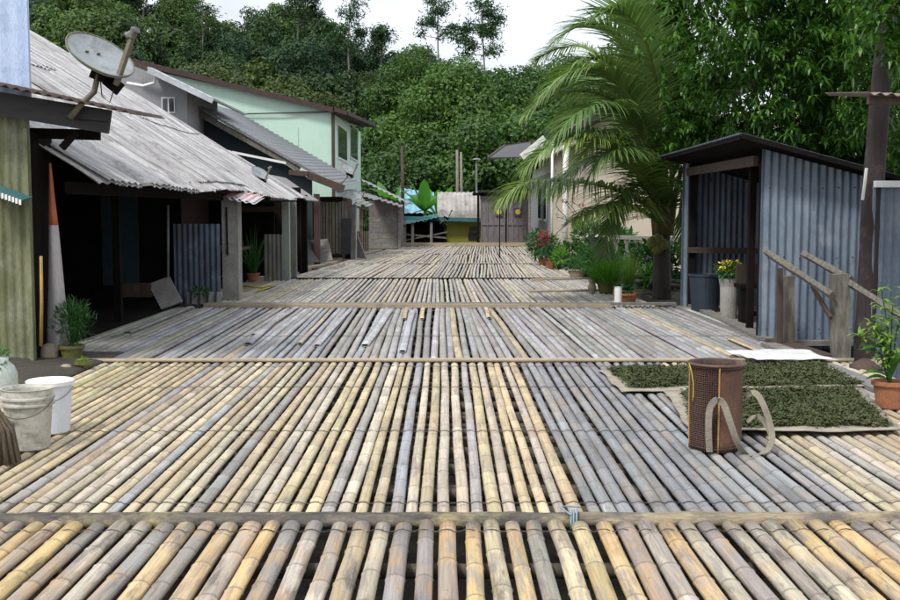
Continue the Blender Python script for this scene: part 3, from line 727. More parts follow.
# pandan in pot
c = G(253, 281); t = thing('potted_plant', tuple(c), 'long leaved grassy plant in a terracotta pot before the second shed bay', 'potted plant', 'potted plants')
pot(t, c, .14, .17, M['terracotta']); grassclump(t, c+V((0, 0, .15)), 60, 1.0, .035, M['lf_shrub'], 3, .38, .55)
rock(G(243, 281)+V((0, 0, .07)), (.12, .1, .09), 6, M['wood_dark'], 'dark stone beside the pot of long leaved grass')
mb = MB(); mb.tube([G(240, 287)+V((0, 0, .02)), G(250, 288)+V((0, 0, .03)), G(262, 289)+V((0, 0, .02)), G(275, 287)+V((0, 0, .02)), G(258, 292)+V((0, 0, .02))], .018, 6); tag(mb.build('hose', wm('yellow_hose', (.5, .4, .05), (.4, .32, .06), 4), None, True), 'yellow hose coiled on the path before the shed pillar', 'hose')

# ---- second row of houses
def thick_roof(parent, f00, f10, f11, f01, period=.2, amp=.02, mat=None, th=.012, name='roof', nv=4):
    """corrugations run from edge f00-f10 to f01-f11 ; period across f00->f10"""
    a, b, c_, d = V(f00), V(f10), V(f11), V(f01); W = (b-a).length; n = int(W/period*6); N_ = (b-a).cross(d-a).normalized()
    if N_.z < 0: N_ = -N_
    mb = MB(); mb.grid(lambda u, v: a.lerp(b, u).lerp(d.lerp(c_, u), v)+N_*(amp*math.cos(2*math.pi*u*W/period)), n, nv, N_*th)
    return mb.build(name, mat, parent)
# grey block with little window
D = thing('grey_house', (-8.4, 31, -.05), 'grey rendered upper storey with small window and light metal roof edge', 'house')
xk = P(187, 100, 30).x; xj = P(120, 100, 30).x
mb = MB(); _w = [(xj, 30, -.05), (xk, 30, -.05), (xk, 30, P(187, 88, 30).z), (xj, 30, P(120, 58, 30).z)]; mb.add(_w+[(x, 34, z) for x, y, z in _w], [(0, 1, 2, 3), (7, 6, 5, 4), (0, 4, 5, 1), (1, 5, 6, 2), (2, 6, 7, 3), (3, 7, 4, 0)]); mb.build('wall', M['grey_wall'], D)
wx = P(168.5, 105, 30).x; w = thing_w = bx(D, 'window', M['white'], (wx, 29.99, P(0, 105, 30).z), (.36, .04, .42))
for dx in (-.085, .085): bx(w, 'pane', M['glass'], (wx+dx, 29.975, P(0, 105, 30).z), (.13, .03, .35))
a = P(148, 66, 29.3); b_ = P(213, 98, 29.3); thick_roof(D, b_, a, a+V((0, 5, 0)), b_+V((0, 5, 0)), .25, .015, M['roof_light'], .05)
bm(D, 'fascia', M['roof_light'], P(148, 70, 29.25), P(213, 101, 29.25), .06, .13)
bm(D, 'ridge_board', M['wood_brown'], P(128, 61, 29.6), P(150, 70, 29.6), .1, .12)
mb = MB(); mb.tube([P(127, 83, 29.4), P(143, 86, 29.4), P(154, 83, 29.4), P(156, 74, 29.4)], .045, 8); mb.build('gutter_pipe', M['white'], D, True)
# teal house with diagonal dark roof
E = thing('teal_house', (-5.2, 33, -.05), 'low dark house with dark grey roof slanting down before the green gable', 'house')
a = P(184, 97, 31.5); b_ = P(338, 186, 31.5)
thick_roof(E, b_, a, a+V((0, 8.2, .3)), b_+V((0, 8.2, .3)), .2, .02, M['roof_dark'])
bm(E, 'verge_board', M['wood_old'], P(184, 105, 31.45), P(300, 169, 31.45), .05, .17)
bm(E, 'verge_flashing', M['roof_dark'], P(184, 99, 31.4), P(338, 187, 31.4), .06, .07)
xa = P(187, 0, 32).x; xb2 = P(310, 0, 32).x
mb = MB(); pts = [(xa, 32, -.05), (xb2, 32, -.05), (xb2, 32, P(310, 176, 32).z-.12), (xa, 32, P(187, 104, 32).z-.12)]
mb.add(pts+[(x, y+.1, z) for x, y, z in pts], [(0, 1, 2, 3), (7, 6, 5, 4), (0, 4, 5, 1), (1, 5, 6, 2), (2, 6, 7, 3), (3, 7, 4, 0)]); mb.build('wall', M['teal_dark'], E)
bm(E, 'eave_board', M['wood_brown'], P(289, 172, 30.3), P(309, 174, 30.3), .08, .14)
bm(E, 'eave_board', M['wood_brown'], P(308, 175, 30.3), P(344, 189, 30.3), .08, .2)
bm(E, 'white_batten', M['white'], P(232, 152, 28.3), P(286, 163, 28.3), .06, .06)
bx(E, 'back_wall', M['wood_dark'], (-4.4, 33, .95), (.08, 14, 1.95))
bx(E, 'porch_post', M['wood_redbrown'], (P(317, 230, 31).x, 31, .95), (.16, .16, 2.0))
bx(E, 'porch_post', M['wood_dark'], (P(304, 230, 27.5).x, 27.5, .9), (.16, .16, 1.95))
mb = MB(); mb.box((-4.0, 27.0, 1.0), (.9, .08, 2.1)); mb.build('side_wall', M['wood_dark'], E)
# slatted fence bay
x0 = P(321, 230, 34).x; x1 = P(349, 230, 34).x
f = thing('slat_wall', ((x0+x1)/2, 34, 0), 'bay of upright weathered grey and yellow slats beside a dark doorway', 'slat wall')
rg = random.Random(2); xx = x0; k = 0
while xx < x1:
    col = 'zinc_moss' if P(326, 0, 34).x < xx < P(334, 0, 34).x else ('plank_grey' if rg.random() < .6 else 'zinc_grey')
    bx(f, 'slat', M[col], (xx, 34+rg.uniform(-.02, .02), .95*P(0, 205, 34).z/1.66), (.075, .03, P(0, 206+rg.uniform(-1, 2), 34).z)); xx += .098
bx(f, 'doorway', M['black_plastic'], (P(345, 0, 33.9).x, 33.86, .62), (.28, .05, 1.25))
board([P(323, 262.5, 31.2), P(333, 260.5, 31.2), P(328, 239, 31.5), P(319, 240, 31.5)], .03, 'leaning_board', M['plank_grey'], 'light grey board leaning before the dark porch', 'board', 'leaning boards')
board([P(304, 263, 30.6), P(323, 262.5, 31.0), P(319, 240, 31.3), P(303, 240, 30.9)], .03, 'leaning_board', M['black_plastic'], 'black board leaning beside the light grey board', 'board', 'leaning boards')
board([P(358, 258, 33.6), P(367, 259, 33.2), P(357, 232, 34.2), P(353, 232, 34.4)], .04, 'leaning_board', M['wood_purple'], 'narrow brownish board leaning at the end of the slats', 'board', 'leaning boards')
board([P(352, 260, 33.6), P(357, 260, 33.4), P(357, 205, 34), P(352, 205, 34.2)], .05, 'leaning_board', M['concrete'], 'tall pale plank upright at the end of the slats', 'board', 'leaning boards')
rock(G(350, 259)+V((0, 0, .08)), (.14, .1, .09), 9, M['wood_dark'], 'dark lump at the foot of the tall pale plank')
# baskets / panel
t = thing('woven_screen', tuple(G(363, 251)), 'low greenish beige woven screen before the red brown wall', 'screen')
mb = MB(); mb.corr(P(369, 251, 38), (-1, 0, 0), (0, .02, 1), .42, .68, .07, .008, nv=1); mb.build('panel', M['mat_straw'], t)
# grey corrugated awnings in between
Fh = thing('small_hut', (-4.0, 37, -.05), 'red brown fronted hut with slumped grey roof sheets below the green house', 'hut')
bx(Fh, 'front_wall', M['wood_redbrown'], (-3.55, 38.2, .95), (.1, 6, 1.95)); bx(Fh, 'side_wall', M['wood_redbrown'], (-4.0, 35.3, .95), (1.4, .08, 1.95))
a = P(334, 190, 33.8); b_ = P(368, 207, 33.8)
thick_roof(Fh, b_, a, a+V((0, 2.2, .1)), b_+V((0, 2.2, .1)), .16, .02, M['roof_grey'])
a = P(345, 190, 36.5); b_ = P(376, 200, 36.5)
thick_roof(Fh, b_, a, a+V((0, 3.0, .1)), b_+V((0, 3.0, .1)), .16, .02, M['roof_grey'])
mb = MB(); mb.beam(P(352, 206, 35), P(368, 209, 35), .06, .06); mb.build('beam', M['plank_tan'], Fh)
bx(Fh, 'post', M['rust_red'], (P(361, 230, 36).x, 36, .8), (.1, .1, 1.6))
# farthest hut on left
H = thing('plank_hut', (-2.6, 44, -.05), 'farthest hut on the left with grey plank walls and pale sagging roof sheets', 'hut')
x0 = P(369, 230, 42.5).x; x1 = P(399, 230, 42.5).x; rg = random.Random(5)
zz = 0
while zz < P(0, 205, 42.5).z-.05:
    bx(H, 'plank', M['wood_purple' if rg.random() < .6 else 'plank_grey'], ((x0+x1)/2, 42.5+rg.uniform(-.01, .01), zz+.11), (x1-x0, .04, .2)); zz += .205
bx(H, 'side_wall', M['plank_grey'], (x1-.03, 44.9, .85), (.05, 4.7, 1.75)); bx(H, 'corner_post', M['plank_grey'], (x1+.02, 42.45, .9), (.1, .1, 1.8))
a = P(358, 178, 42); b_ = P(408, 203, 42)
thick_roof(H, b_, a, a+V((0, 5.5, .0)), b_+V((0, 5.5, .0)), .22, .025, M['roof_old'])
a = P(368, 196, 41.3); b_ = P(402, 207, 41.3)
thick_roof(H, b_, a, a+V((0, 1.5, .15)), b_+V((0, 1.5, .15)), .22, .025, M['roof_grey'])
bx(H, 'red_trim', M['rust_red'], (x1+.06, 42.4, 1.66), (.2, .06, .16))
# ---- mint green two storey house
Gh = thing('green_house', (-7.5, 46, -.05), 'two storey mint green house with brown roof edge and two front windows', 'house')
YG1 = 41.5; xw = P(333, 150, YG1).x
YB2 = 55.0
def wall_poly(pts, th, name, mat, parent):
    mb = MB(); n = len(pts); pts = [V(p) for p in pts]; t = V(th)
    mb.add(pts+[p+t for p in pts], [tuple(range(n)), tuple(range(2*n-1, n-1, -1))]+[(i, i+n, (i+1) % n+n, (i+1) % n) for i in range(n)])
    return mb.build(name, mat, parent)
wall_poly([(-14, YG1, -.05), (xw, YG1, -.05), (xw, YG1, P(333, 110, YG1).z), P(150, 70, YG1), (-14, YG1, P(150, 70, YG1).z+.7)], (0, .15, 0), 'gable_wall', M['mint'], Gh)
for px in (205, 255, 300): bx(Gh, 'panel_joint', wm('joint', (.30, .48, .38), (.28, .45, .36)), (P(px, 150, YG1).x, YG1-.004, 3.2), (.02, .006, 3.4)) if False else None
for px in (190, 226, 262, 298): bx(Gh, 'wall_batten', M['mint'], (P(px, 150, YG1).x, YG1-.012, 3.0-.0), (.035, .02, 3.2))
bx(Gh, 'corner_board', M['wood_brown'], (xw+.015, YG1-.03, 2.6), (.12, .1, 5.05))
wall_poly([(xw, YG1+.02, -.05), (xw, YB2, -.05), (xw, YB2, 5.35), (xw, YG1+.02, 5.1)], (-.12, 0, 0), 'front_wall', M['mint_pale'], Gh)
def ypx(px): # depth on front wall where it shows at px
    return xw/(math.tan(math.atan((px-446)/F)))
for pa, pb in ((338, 347), (350.5, 357.5)):
    ya, yb = ypx(pa), ypx(pb); zc = P(pa, 140, ya).z; z0 = P(pa, 157, ya).z; z1 = P(pa, 124, ya).z
    w = bx(Gh, 'window', M['white'], (xw+.012, (ya+yb)/2, (z0+z1)/2), (.05, (yb-ya), z1-z0+.1))
    for k in (0, 1, 2):
        yy = ya+(yb-ya)*(k+.5)/3; bx(w, 'pane', M['glass'], (xw+.03, yy, (z0+z1)/2), (.04, (yb-ya)/3-.12, z1-z0-.06))
# roof slab with big overhang
a = P(110, 53, 41.25); b_ = P(347, 111.5, 41.25); bk = P(376, 124.5, 54)
thick_roof(Gh, b_, a, a+V((0, 12.75, .4)), bk, .3, .02, M['rust'])
bm(Gh, 'fascia', M['wood_redbrown'], P(110, 56, 41.2), P(334, 110, 41.2), .08, .18)
bm(Gh, 'fascia', M['wood_redbrown'], P(333, 109, 41.2), P(347.5, 113, 41.2), .08, .15)
bm(Gh, 'eave_fascia', M['wood_redbrown'], P(347.5, 113, 41.2), P(376, 126, 54), .06, .14)
sof = [P(333, 112, 41.3), P(347, 114.5, 41.3), P(375.5, 127.5, 53.9), V((xw, 53.9, P(375.5, 127, 53.9).z))]
wall_poly(sof, (0, 0, .04), 'soffit', M['wood_redbrown'], Gh)
mb = MB(); mb.tube([P(232, 114, 41.4), P(280, 113, 41.38), P(332, 111.5, 41.4)], .025, 5); mb.build('cable', M['wire'], Gh)

# ---- satellite dishes (one kind)
def make_dish(loc, label):
    t = thing('satellite_dish', loc, label, 'satellite dish', 'satellite dishes on the roofs'); L = V(loc)
    nrm = V((.52, -.40, .74)).normalized(); cx = L+V((.29, .02, .585)); Rr = .318
    u = nrm.cross(V((0, 0, 1))).normalized(); w = u.cross(nrm)*-1
    mb = MB(); n = 40; vs = [cx-nrm*.05]; fs = []
    rings = 8
    for i in range(1, rings+1):
        q = i/rings
        for k in range(n):
            a = 2*math.pi*k/n; vs.append(cx+(u*math.cos(a)+w*math.sin(a)*1.04)*Rr*q+nrm*(.05*q*q-.05))
    for k in range(n): fs.append((0, 1+k, 1+(k+1) % n))
    for i in range(rings-1):
        for k in range(n): fs.append((1+i*n+k, 1+(i+1)*n+k, 1+(i+1)*n+(k+1) % n, 1+i*n+(k+1) % n))
    m = len(vs); back = [v-nrm*.02 for v in vs]; fs2 = [tuple(reversed([i+m for i in f])) for f in fs]
    rim = [(m-n+k, m-n+k+m, m-n+(k+1) % n+m, m-n+(k+1) % n) for k in range(n)]
    mb.add(vs+back, fs+fs2+rim); mb.build('reflector', M['dish'], t, smooth=False)
    mb = MB(); mb.tube([cx+(u*math.cos(a)+w*math.sin(a)*1.04)*Rr for a in [2*math.pi*k/40 for k in range(41)]], .008, 6); mb.build('rim', M['metal_olive'], t, True)
    for (p_, q_, s_) in ((-.03, -.06, .035), (.09, -.07, .035)):
        c_ = cx+u*p_+w*q_+nrm*(.004-.045); mb = MB(); mb.box(c_, (s_, .006, s_), Matrix((u, w, nrm)).transposed()); mb.v = mb.v; mb.build('bolt_plate', M['metal_olive'], t)
    br = L+V((.44, -.02, .30))
    mb = MB(); mb.tube([L, L+V((.11, 0, .13)), L+V((.23, 0, .24)), L+V((.27, 0, .40))], .028, 10); mb.build('mast', M['metal_olive'], t, True)
    mb = MB(); mb.box(L+V((.33, .02, .37)), (.26, .09, .10), Euler((0, R(22), 0)).to_matrix()); mb.box(L+V((.41, .0, .31)), (.16, .05, .12), Euler((0, R(40), 0)).to_matrix()); mb.build('bracket', M['wood_dark'], t)
    e = L+V((.655, -.17, .755))
    mb = MB(); mb.beam(br, e, .04, .045); mb.build('feed_arm', M['metal_olive'], t)
    d = (e-br).normalized(); toc = (cx-e).normalized()
    mb = MB(); mb.tube([e-d*.05, e+d*.04], .036, 12); mb.tube([e+toc*-.05, e+toc*.05, e+toc*.07], [.03, .034, .042], 12); mb.build('feed_horn', M['zinc_grey'], t)
    mb = MB(); mb.tube([L+V((.29, 0, .34)), L+V((.31, -.03, .2)), L+V((.38, -.03, .14)), L+V((.42, -.02, .26))], .006, 5); mb.build('cable', M['wire'], t, True)
    return t
d0 = make_dish(tuple(P(70, 118, 10.3)), 'large satellite dish on the rusty roof edge at upper left')
for px, py, Y, s, lb in ((252, 190, 23.3, .62, 'small grey satellite dish at the low end of the weathered roof'),
                        (341, 184, 33.5, .78, 'upper of the two satellite dishes before the green house windows'),
                        (352, 207, 35.5, .62, 'lower satellite dish beneath the one by the green house windows'),
                        (440, 224, 49.5, .8, 'distant satellite dish in front of the pale curved roof')):
    o = copy_tree(d0); o.location = P(px, py, Y); o.scale = (s, s, s); o['label'] = lb
# ================================================================ far end
K = thing('gate_house', (2.4, 48.5, 0), 'weathered purple grey double door with two yellow wreaths under a low roof', 'shed')
Yg = 48.2
xa, xm, xb_ = P(481, 0, Yg).x, P(507, 0, Yg).x, P(530, 0, Yg).x; zt = P(0, 196, Yg).z
for (l, r_) in ((xa, xm-.02), (xm+.02, xb_)):
    d = bx(K, 'door', M['wood_purple'], ((l+r_)/2, Yg, zt/2-.0), (r_-l-.03, .06, zt))
    n_ = 4
    for i in range(n_+1): bx(d, 'stile', M['wood_purple'], (l+.04+(r_-l-.08)*i/n_, Yg-.045, zt/2), (.05, .03, zt-.02))
    for z in (.06, zt*.42, zt-.08): bx(d, 'rail', M['wood_purple'], ((l+r_)/2, Yg-.05, z), (r_-l-.04, .035, .09))
for px in (499, 518):
    c = P(px, 212, Yg-.08)
    w = bx(K, 'door_emblem', wm('purple_backing', (.09, .05, .13), (.07, .05, .10), 5), c, (.32, .03, .36))
    mb = MB(); mb.lathe(c+V((0, -.02, 0)), [(.12, 0), (.11, .02), (0, .025)], 20, Matrix.Rotation(R(90), 3, 'X')); mb.build('yellow_disc', M['yellow_flower'], w)
bx(K, 'lintel', M['wood_dark'], ((xa+xb_)/2-.2, Yg, zt+.09), (xb_-xa+.3, .2, .14))
thick_roof(K, P(478, 192.5, Yg-.3), P(532, 192.5, Yg-.3), P(532, 190, Yg+2.5), P(478, 190, Yg+2.5), .2, .012, M['wood_dark'])
bx(K, 'door_post', M['wood_dark'], (xa-.1, Yg-.03, zt/2), (.1, .12, zt+.1))
Yl = thing('yellow_house', (.9, 52, -.75), 'low yellow building with pale curved roof sheet and teal edge', 'house')
x0, x1 = P(447, 0, 51).x, P(482, 0, 51).x
bx(Yl, 'wall', M['yellow'], ((x0+x1)/2, 52.5, .35), (x1-x0, 3, 2.2))
bx(Yl, 'vent', M['black_plastic'], (P(474, 0, 51).x, 50.98, P(0, 236, 51).z), (.5, .06, .35)); bx(Yl, 'vent', M['black_plastic'], (P(474, 0, 51).x, 50.98, P(0, 229, 51).z), (.4, .06, .2))
def cr(u, v):
    x = P(437, 0, 50.6).x*(1-u)+P(481, 0, 50.6).x*u; a = v*math.pi*.42
    return V((x, 50.4+2.6*(1-math.cos(a)), P(0, 218, 50.4).z+1.25*math.sin(a)+.02*math.cos(u*60)))
mb = MB(); mb.grid(cr, 60, 10, (0, 0, .05)); mb.build('roof', wm('pale_stained_roof', (.42, .395, .37), (.24, .22, .20), 2, c3=(.14, .125, .11), s3=2.5, lo3=.55), Yl)
bm(Yl, 'eave_board', M['teal'], P(403, 218, 50.2)-V((0, 0, .0)), P(481, 220, 50.2), .1, .18)
Tc = thing('teal_lean_to', (-1.4, 50, -.75), 'open dark lean-to with sloping teal roof edge left of the yellow building', 'shelter')
thick_roof(Tc, P(438, 217, 49.6), P(397, 226, 49.6), P(397, 222, 52.5), P(438, 213, 52.5), .2, .02, M['teal'])
for px in (404, 412, 431): bx(Tc, 'post', M['plank_grey'], (P(px, 0, 49.8).x, 49.8, .1), (.12, .12, 1.7))
bx(Tc, 'dark_board_wall', M['wood_dark'], (P(420, 0, 51).x, 51.2, 0), (2.2, .1, 1.9))
bm(Tc, 'rail', M['wood_old'], P(402, 234, 49.9), P(447, 238, 49.9), .05, .08); bm(Tc, 'rail', M['wood_old'], P(402, 241, 49.9), P(447, 232, 49.9), .05, .06)
bx(Tc, 'white_sign_panel', M['white'], P(399, 230, 49.7), (.3, .04, .35))
Tp = thing('blue_house', (-1.3, 58, -.75), 'far building with light blue roof behind the banana plant', 'house')
thick_roof(Tp, P(397, 213, 57), P(436, 213, 57), P(434, 192, 61), P(400, 188, 61), .3, .02, M['tarp']); bx(Tp, 'wall', M['wood_dark'], (P(420, 0, 58).x, 59.5, .3), (2.3, 2.5, 2.1))
for (px, py0, w_, lb, mt) in ((402, 146, .16, 'dark wooden pole behind the far left hut', 'wood_brown'), (457, 150, .15, 'pale slim tree pole, left of the close pair', 'trunk_pale'), (461, 152, .13, 'pale slim tree pole, right of the close pair', 'trunk_pale')):
    p = P(px, py0, 56); mb = MB(); mb.tube([(p.x, 56, -.8), (p.x+.03, 56, p.z*.5), p], [w_*.6, w_*.55, w_*.42], 8); tag(mb.build('wooden_pole', M[mt], None, True), lb, 'pole', 'poles at the far end of the lane')
p = P(476.5, 160, 53); t = thing('lamp_post', (p.x, 53, -.75), 'thin grey white lamp post rising behind the pale curved roof', 'lamp post')
mb = MB(); mb.tube([(p.x, 53, -.75), (p.x, 53, p.z)], .045, 8); mb.build('post', M['roof_grey'], t)
mb = MB(); mb.lathe(p, [(.05, 0), (.2, .02), (.16, .07), (0, .1)], 16); mb.build('lamp_head', M['roof_grey'], t)
p = P(513, 205, 43); q = G(499.5, 258); mb = MB(); mb.tube([(q.x, q.y, 0), (q.x, q.y, 1.55)], .018, 6)
tag(mb.build('clothes_pole', M['wood_dark'], None, True), 'thin dark upright stick standing on the deck before the double door', 'stick')
for (a_, b_, lb) in (((532, 281), (590, 280), 'far pale cane lying across the bleached poles'), ((530, 292.5), (612, 292), 'near pale cane lying across the bleached poles')):
    p = G(*a_); q = G(*b_); mb = MB(); mb.tube([p+V((0, 0, .03)), q+V((0, 0, .035))], .022, 8); tag(mb.build('loose_cane', M['plank_tan'], None, True), lb, 'cane', 'loose canes on the deck')

# ================================================================ right house
W = thing('white_house', (5.2, 40, -.05), 'cream and grey house on the right with white gutter, drainpipes and low beige wall', 'house')
XW = 4.35
def yx(px): return XW/((px-446)/F)
hw = 4.0
ya, yb = yx(531), yx(551); bx(W, 'boarded_wall', M['grey_wall'], (XW+.02, (ya+yb)/2, 1.5), (.1, ya-yb, 3.1)); 
bx(W, 'front_wall', M['beige'], (XW+.1, (yb+27.4)/2, hw/2), (.16, yb-27.4, hw))
bx(W, 'upper_wall', M['pale_wall'], (XW+.09, (ya+yb)/2, hw/2+.05), (.12, ya-yb-.3, hw))
bx(W, 'louvre', M['wood_dark'], (XW-.04, yx(535.5), P(0, 162, yx(535)).z), (.06, 2.6, .7))
for px, w_ in ((540.5, 1.6), (546, 1.2)):
    w = bx(W, 'window', M['white'], (XW-.02, yx(px), P(0, 202, yx(px)).z), (.08, w_, 1.7)); bx(w, 'pane', M['glass'], (XW-.05, yx(px), P(0, 202, yx(px)).z), (.05, w_-.25, 1.45))
bx(W, 'side_wall', M['beige'], (8.5, 27.3, 1.9), (8.4, .16, 3.9))
bx(W, 'side_window', M['glass'], (7.2, 27.2, 1.9), (1.2, .06, 1.1))
mb = MB(); xc = P(565.5, 200, 31.5).x
for (px, Y, r_, zt_) in ((565.5, 31.6, .085, 3.35), (552, 38.5, .045, 3.9)):
    mb = MB(); x_ = P(px, 200, Y).x; mb.tube([(x_, Y, 0), (x_, Y, zt_)], r_, 12); mb.build('drainpipe', M['white'], W, True)
# gutter and roof
g0 = P(543, 137, 39); 
zc_ = P(0, 150, 39).z
thick_roof(W, (3.95, 36.5, zc_-.05), (3.95, 56.5, zc_-.05), (9.5, 56.5, zc_+1.5), (9.5, 36.5, zc_+1.5), .25, .02, M['roof_dark'])
thick_roof(W, (3.75, 26.5, 3.98), (3.75, 36.3, 3.98), (9.5, 36.3, 5.2), (9.5, 26.5, 5.2), .25, .02, M['roof_dark'])
bm(W, 'gutter', M['white'], P(545, 138, 36.3), P(521.5, 157, 36.3), .1, .22)
mb = MB(); mb.tube([P(541, 145, 36.2), P(545, 152, 36.4), P(549, 156, 37)], .06, 8); mb.build('gutter_bend', M['white'], W, True)
Aw = thing('brown_awning', (2.6, 46, 4), 'brown edged roof overhang jutting over the lane left of the white gutter', 'awning')
f = [P(489, 159, 45), P(529, 158, 45), P(531, 143, 49), P(505, 147, 49)]
mb = MB(); pts = f; mb.add(pts+[p+V((0, 0, .06)) for p in pts], [(3, 2, 1, 0), (4, 5, 6, 7), (0, 1, 5, 4), (1, 2, 6, 5), (2, 3, 7, 6), (3, 0, 4, 7)]); mb.build('soffit', M['wood_fascia'], Aw)
bm(Aw, 'edge_board', M['wood_brown'], P(488, 158.5, 44.9), P(505, 146, 49.1), .08, .14); bm(Aw, 'edge_board', M['wood_brown'], P(504, 146.5, 49), P(534, 142, 49), .08, .14)
bm(Aw, 'support', M['plank_grey'], P(529.5, 158, 46), (P(529.5, 200, 46).x, 46, 0), .08, .08)
# low garden wall and balustrade
gw = thing('garden_wall', (4.2, 26, 0), 'low beige garden wall behind the flowering shrub', 'wall')
bx(gw, 'wall', M['beige'], (3.95, 28.5, .33), (.14, 6.5, .8)); bx(gw, 'coping', M['beige'], (3.95, 28.5, .745), (.2, 6.6, .05))
bl = thing('balustrade', (4.3, 23.0, 0), 'white turned balusters between rails behind the lemongrass', 'balustrade')
prof = [(.07, 0), (.07, .05), (.035, .09), (.05, .16), (.075, .26), (.06, .36), (.03, .46), (.045, .5), (.03, .54), (.065, .6), (.065, .66)]
for px in (605, 616, 627, 638, 649, 660, 671):
    p = P(px, 240, 24.0-(px-605)*.028); mb = MB(); mb.lathe((p.x, p.y, .22), prof, 14); mb.build('baluster', M['pale_wall'], bl, True)
a = P(598, 200, 24.2); b_ = P(678, 200, 22.0)
bm(bl, 'top_rail', M['pale_wall'], (a.x, a.y, .92), (b_.x, b_.y, .92), .14, .08); bm(bl, 'bottom_rail', M['pale_wall'], (a.x, a.y, .14), (b_.x, b_.y, .14), .16, .16)
t = thing('dark_bucket', tuple(P(601, 246, 23.8)), 'dark flared bucket hanging by the left end of the balustrade', 'bucket'); mb = MB(); mb.lathe((P(600, 0, 23.6).x, 23.6, .55), [(.1, 0), (.16, .36), (.17, .37), (.15, .35), (.09, .02)], 16); mb.build('tub', M['black_plastic'], t)

# ================================================================ zinc shed on the right
S = thing('zinc_shed', (5.6, 15, 0), 'open sided shed of blue grey zinc with a low dark lean-to roof', 'shed')
YS = 12.75; YF = 17.4
xl = P(759.5, 250, YS).x
def zroof(x, Y): # underside height
    return 2.30-.265*(x-3.35)
N_ = int((8.2-xl)/.09*6); 
mb = MB(); W_ = 8.2-xl
def fw(u, v):
    x = xl+W_*u; return V((x, YS-.014*math.cos(2*math.pi*u*W_/.0915), -.12+(zroof(x, YS)-.02+.12)*v))
rg = random.Random(12); u0 = 0; k_ = 0
while u0 < .999:
    u1 = min(1, u0+.084*7.5/W_*rg.uniform(.97, 1.03)); mb = MB(); dy = .010*(k_ % 2)+rg.uniform(0, .004); sd = rg.uniform(0, 60); dz = rg.uniform(-.05, .02)
    def fs_(u, v, u0=u0, u1=u1, dy=dy, sd=sd, dz=dz):
        p = fw(u0+(u1-u0)*u, v); return V((p.x+rg.uniform(-.0005, .0005), p.y-dy+.016*mnoise.noise(V((p.x*2.2, sd, p.z*2.0)))+.006*mnoise.noise(V((p.x*8, sd, p.z*6))), p.z+(dz if v == 0 else 0)))
    mb.grid(fs_, max(8, int((u1-u0)*W_/.0915*8)), 14, (0, -.003, 0)); sh_ = mb.build('zinc_sheet', M['zinc'], S)
    mb = MB()
    for zz in (.12, .95, 1.75):
        xx = xl+W_*u0+.09
        while xx < xl+W_*u1:
            mb = MB(); mb.lathe((xx, YS-.042-dy, zz+rg.uniform(-.01, .01)), [(.011, 0), (.007, .006), (0, .008)], 6, Matrix.Rotation(R(90), 3, 'X')); xx += .183
            if xx < 5.6: mb.build('nail', M['rust'], sh_)
    u0 = u1-.0045; k_ += 1
    if u1 >= 1: break
mb = MB()
def fb(u, v):
    x = 3.75+(8.2-3.75)*u; return V((x, YF-.012*math.cos(2*math.pi*u*4.45/.0915), -.1+(zroof(x, YF)-.02+.1)*v))
mb.grid(fb, 260, 2, (0, -.004, 0)); mb.v = [(x, y, z+(.1 if z > .5 else 0)) for x, y, z in mb.v]; mb.build('back_wall', M['zinc_dark'], S)  # darker zinc than the front, inner shade of the shed painted in
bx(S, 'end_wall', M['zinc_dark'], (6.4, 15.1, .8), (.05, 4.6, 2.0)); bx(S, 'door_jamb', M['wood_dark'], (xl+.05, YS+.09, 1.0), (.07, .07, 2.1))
mb = MB(); mb.corr((P(680.5, 250, YF-.05).x, YF-.1, -.05), (1, 0, 0), (0, 0, 1), .14, 2.28, .09, .012, nv=1); mb.build('jamb_strip', M['zinc'], S)
bx(S, 'corner_post', M['wood_dark'], (P(691.5, 250, YF-.2).x, YF-.22, 1.08), (.09, .09, 2.25))
bx(S, 'corner_post', M['wood_dark'], (P(749, 250, 13.8).x, 13.7, 1.05), (.08, .08, 2.2))
bm(S, 'lintel', M['wood_brown'], (P(690, 0, YF-.2).x, YF-.3, P(0, 172, YF-.2).z), (xl+.02, YS+.3, 2.08), .06, .12)
bm(S, 'rail', M['wood_brown'], (P(692, 0, YF-.3).x, YF-.3, P(0, 250, YF-.3).z), (P(750, 0, YF-.4).x+.3, YF-.35, P(0, 251, YF-.3).z), .05, .09)
# roof
r00 = V((3.30, 12.45, 2.36)); r01 = V((3.42, YF+.35, 2.36))
thick_roof(S, r00, r01, r01+V((5.6, 0, -1.48)), r00+V((5.6, 0, -1.48)), .0915, .011, M['zinc_dark'], .006)
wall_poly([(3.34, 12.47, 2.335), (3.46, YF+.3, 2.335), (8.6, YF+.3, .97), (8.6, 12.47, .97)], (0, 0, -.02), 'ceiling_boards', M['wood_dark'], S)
bm(S, 'verge_board', M['wood_dark'], (3.32, 12.44, 2.33), (8.8, 12.44, .88), .03, .055); bm(S, 'eave_board', M['wood_dark'], (3.33, 12.5, 2.32), (3.45, YF+.3, 2.32), .03, .05)
bx(S, 'floor', M['plank_grey'], (4.95, 15.0, -.04), (2.75, 4.7, .06))
bx(S, 'sill', M['wood_dark'], (xl-.03, 15.0, -.1), (.06, 4.6, .12))
# second lower shed wall to the right
S2 = thing('zinc_fence', (6.2, 11.5, -.3), 'lower zinc wall with white trim at the right edge behind the utility pole', 'fence')
mb = MB(); x0 = P(872, 200, 11.8).x; mb.corr((x0+3, 11.8, -.4), (-1, 0, 0), (0, 0, 1), 3, P(0, 187, 11.8).z+.4, .0915, .012, nv=1); mb.build('sheet', M['zinc'], S2)
bx(S2, 'trim', M['white'], (x0+1.5, 11.74, P(0, 184, 11.8).z), (3, .07, .07))
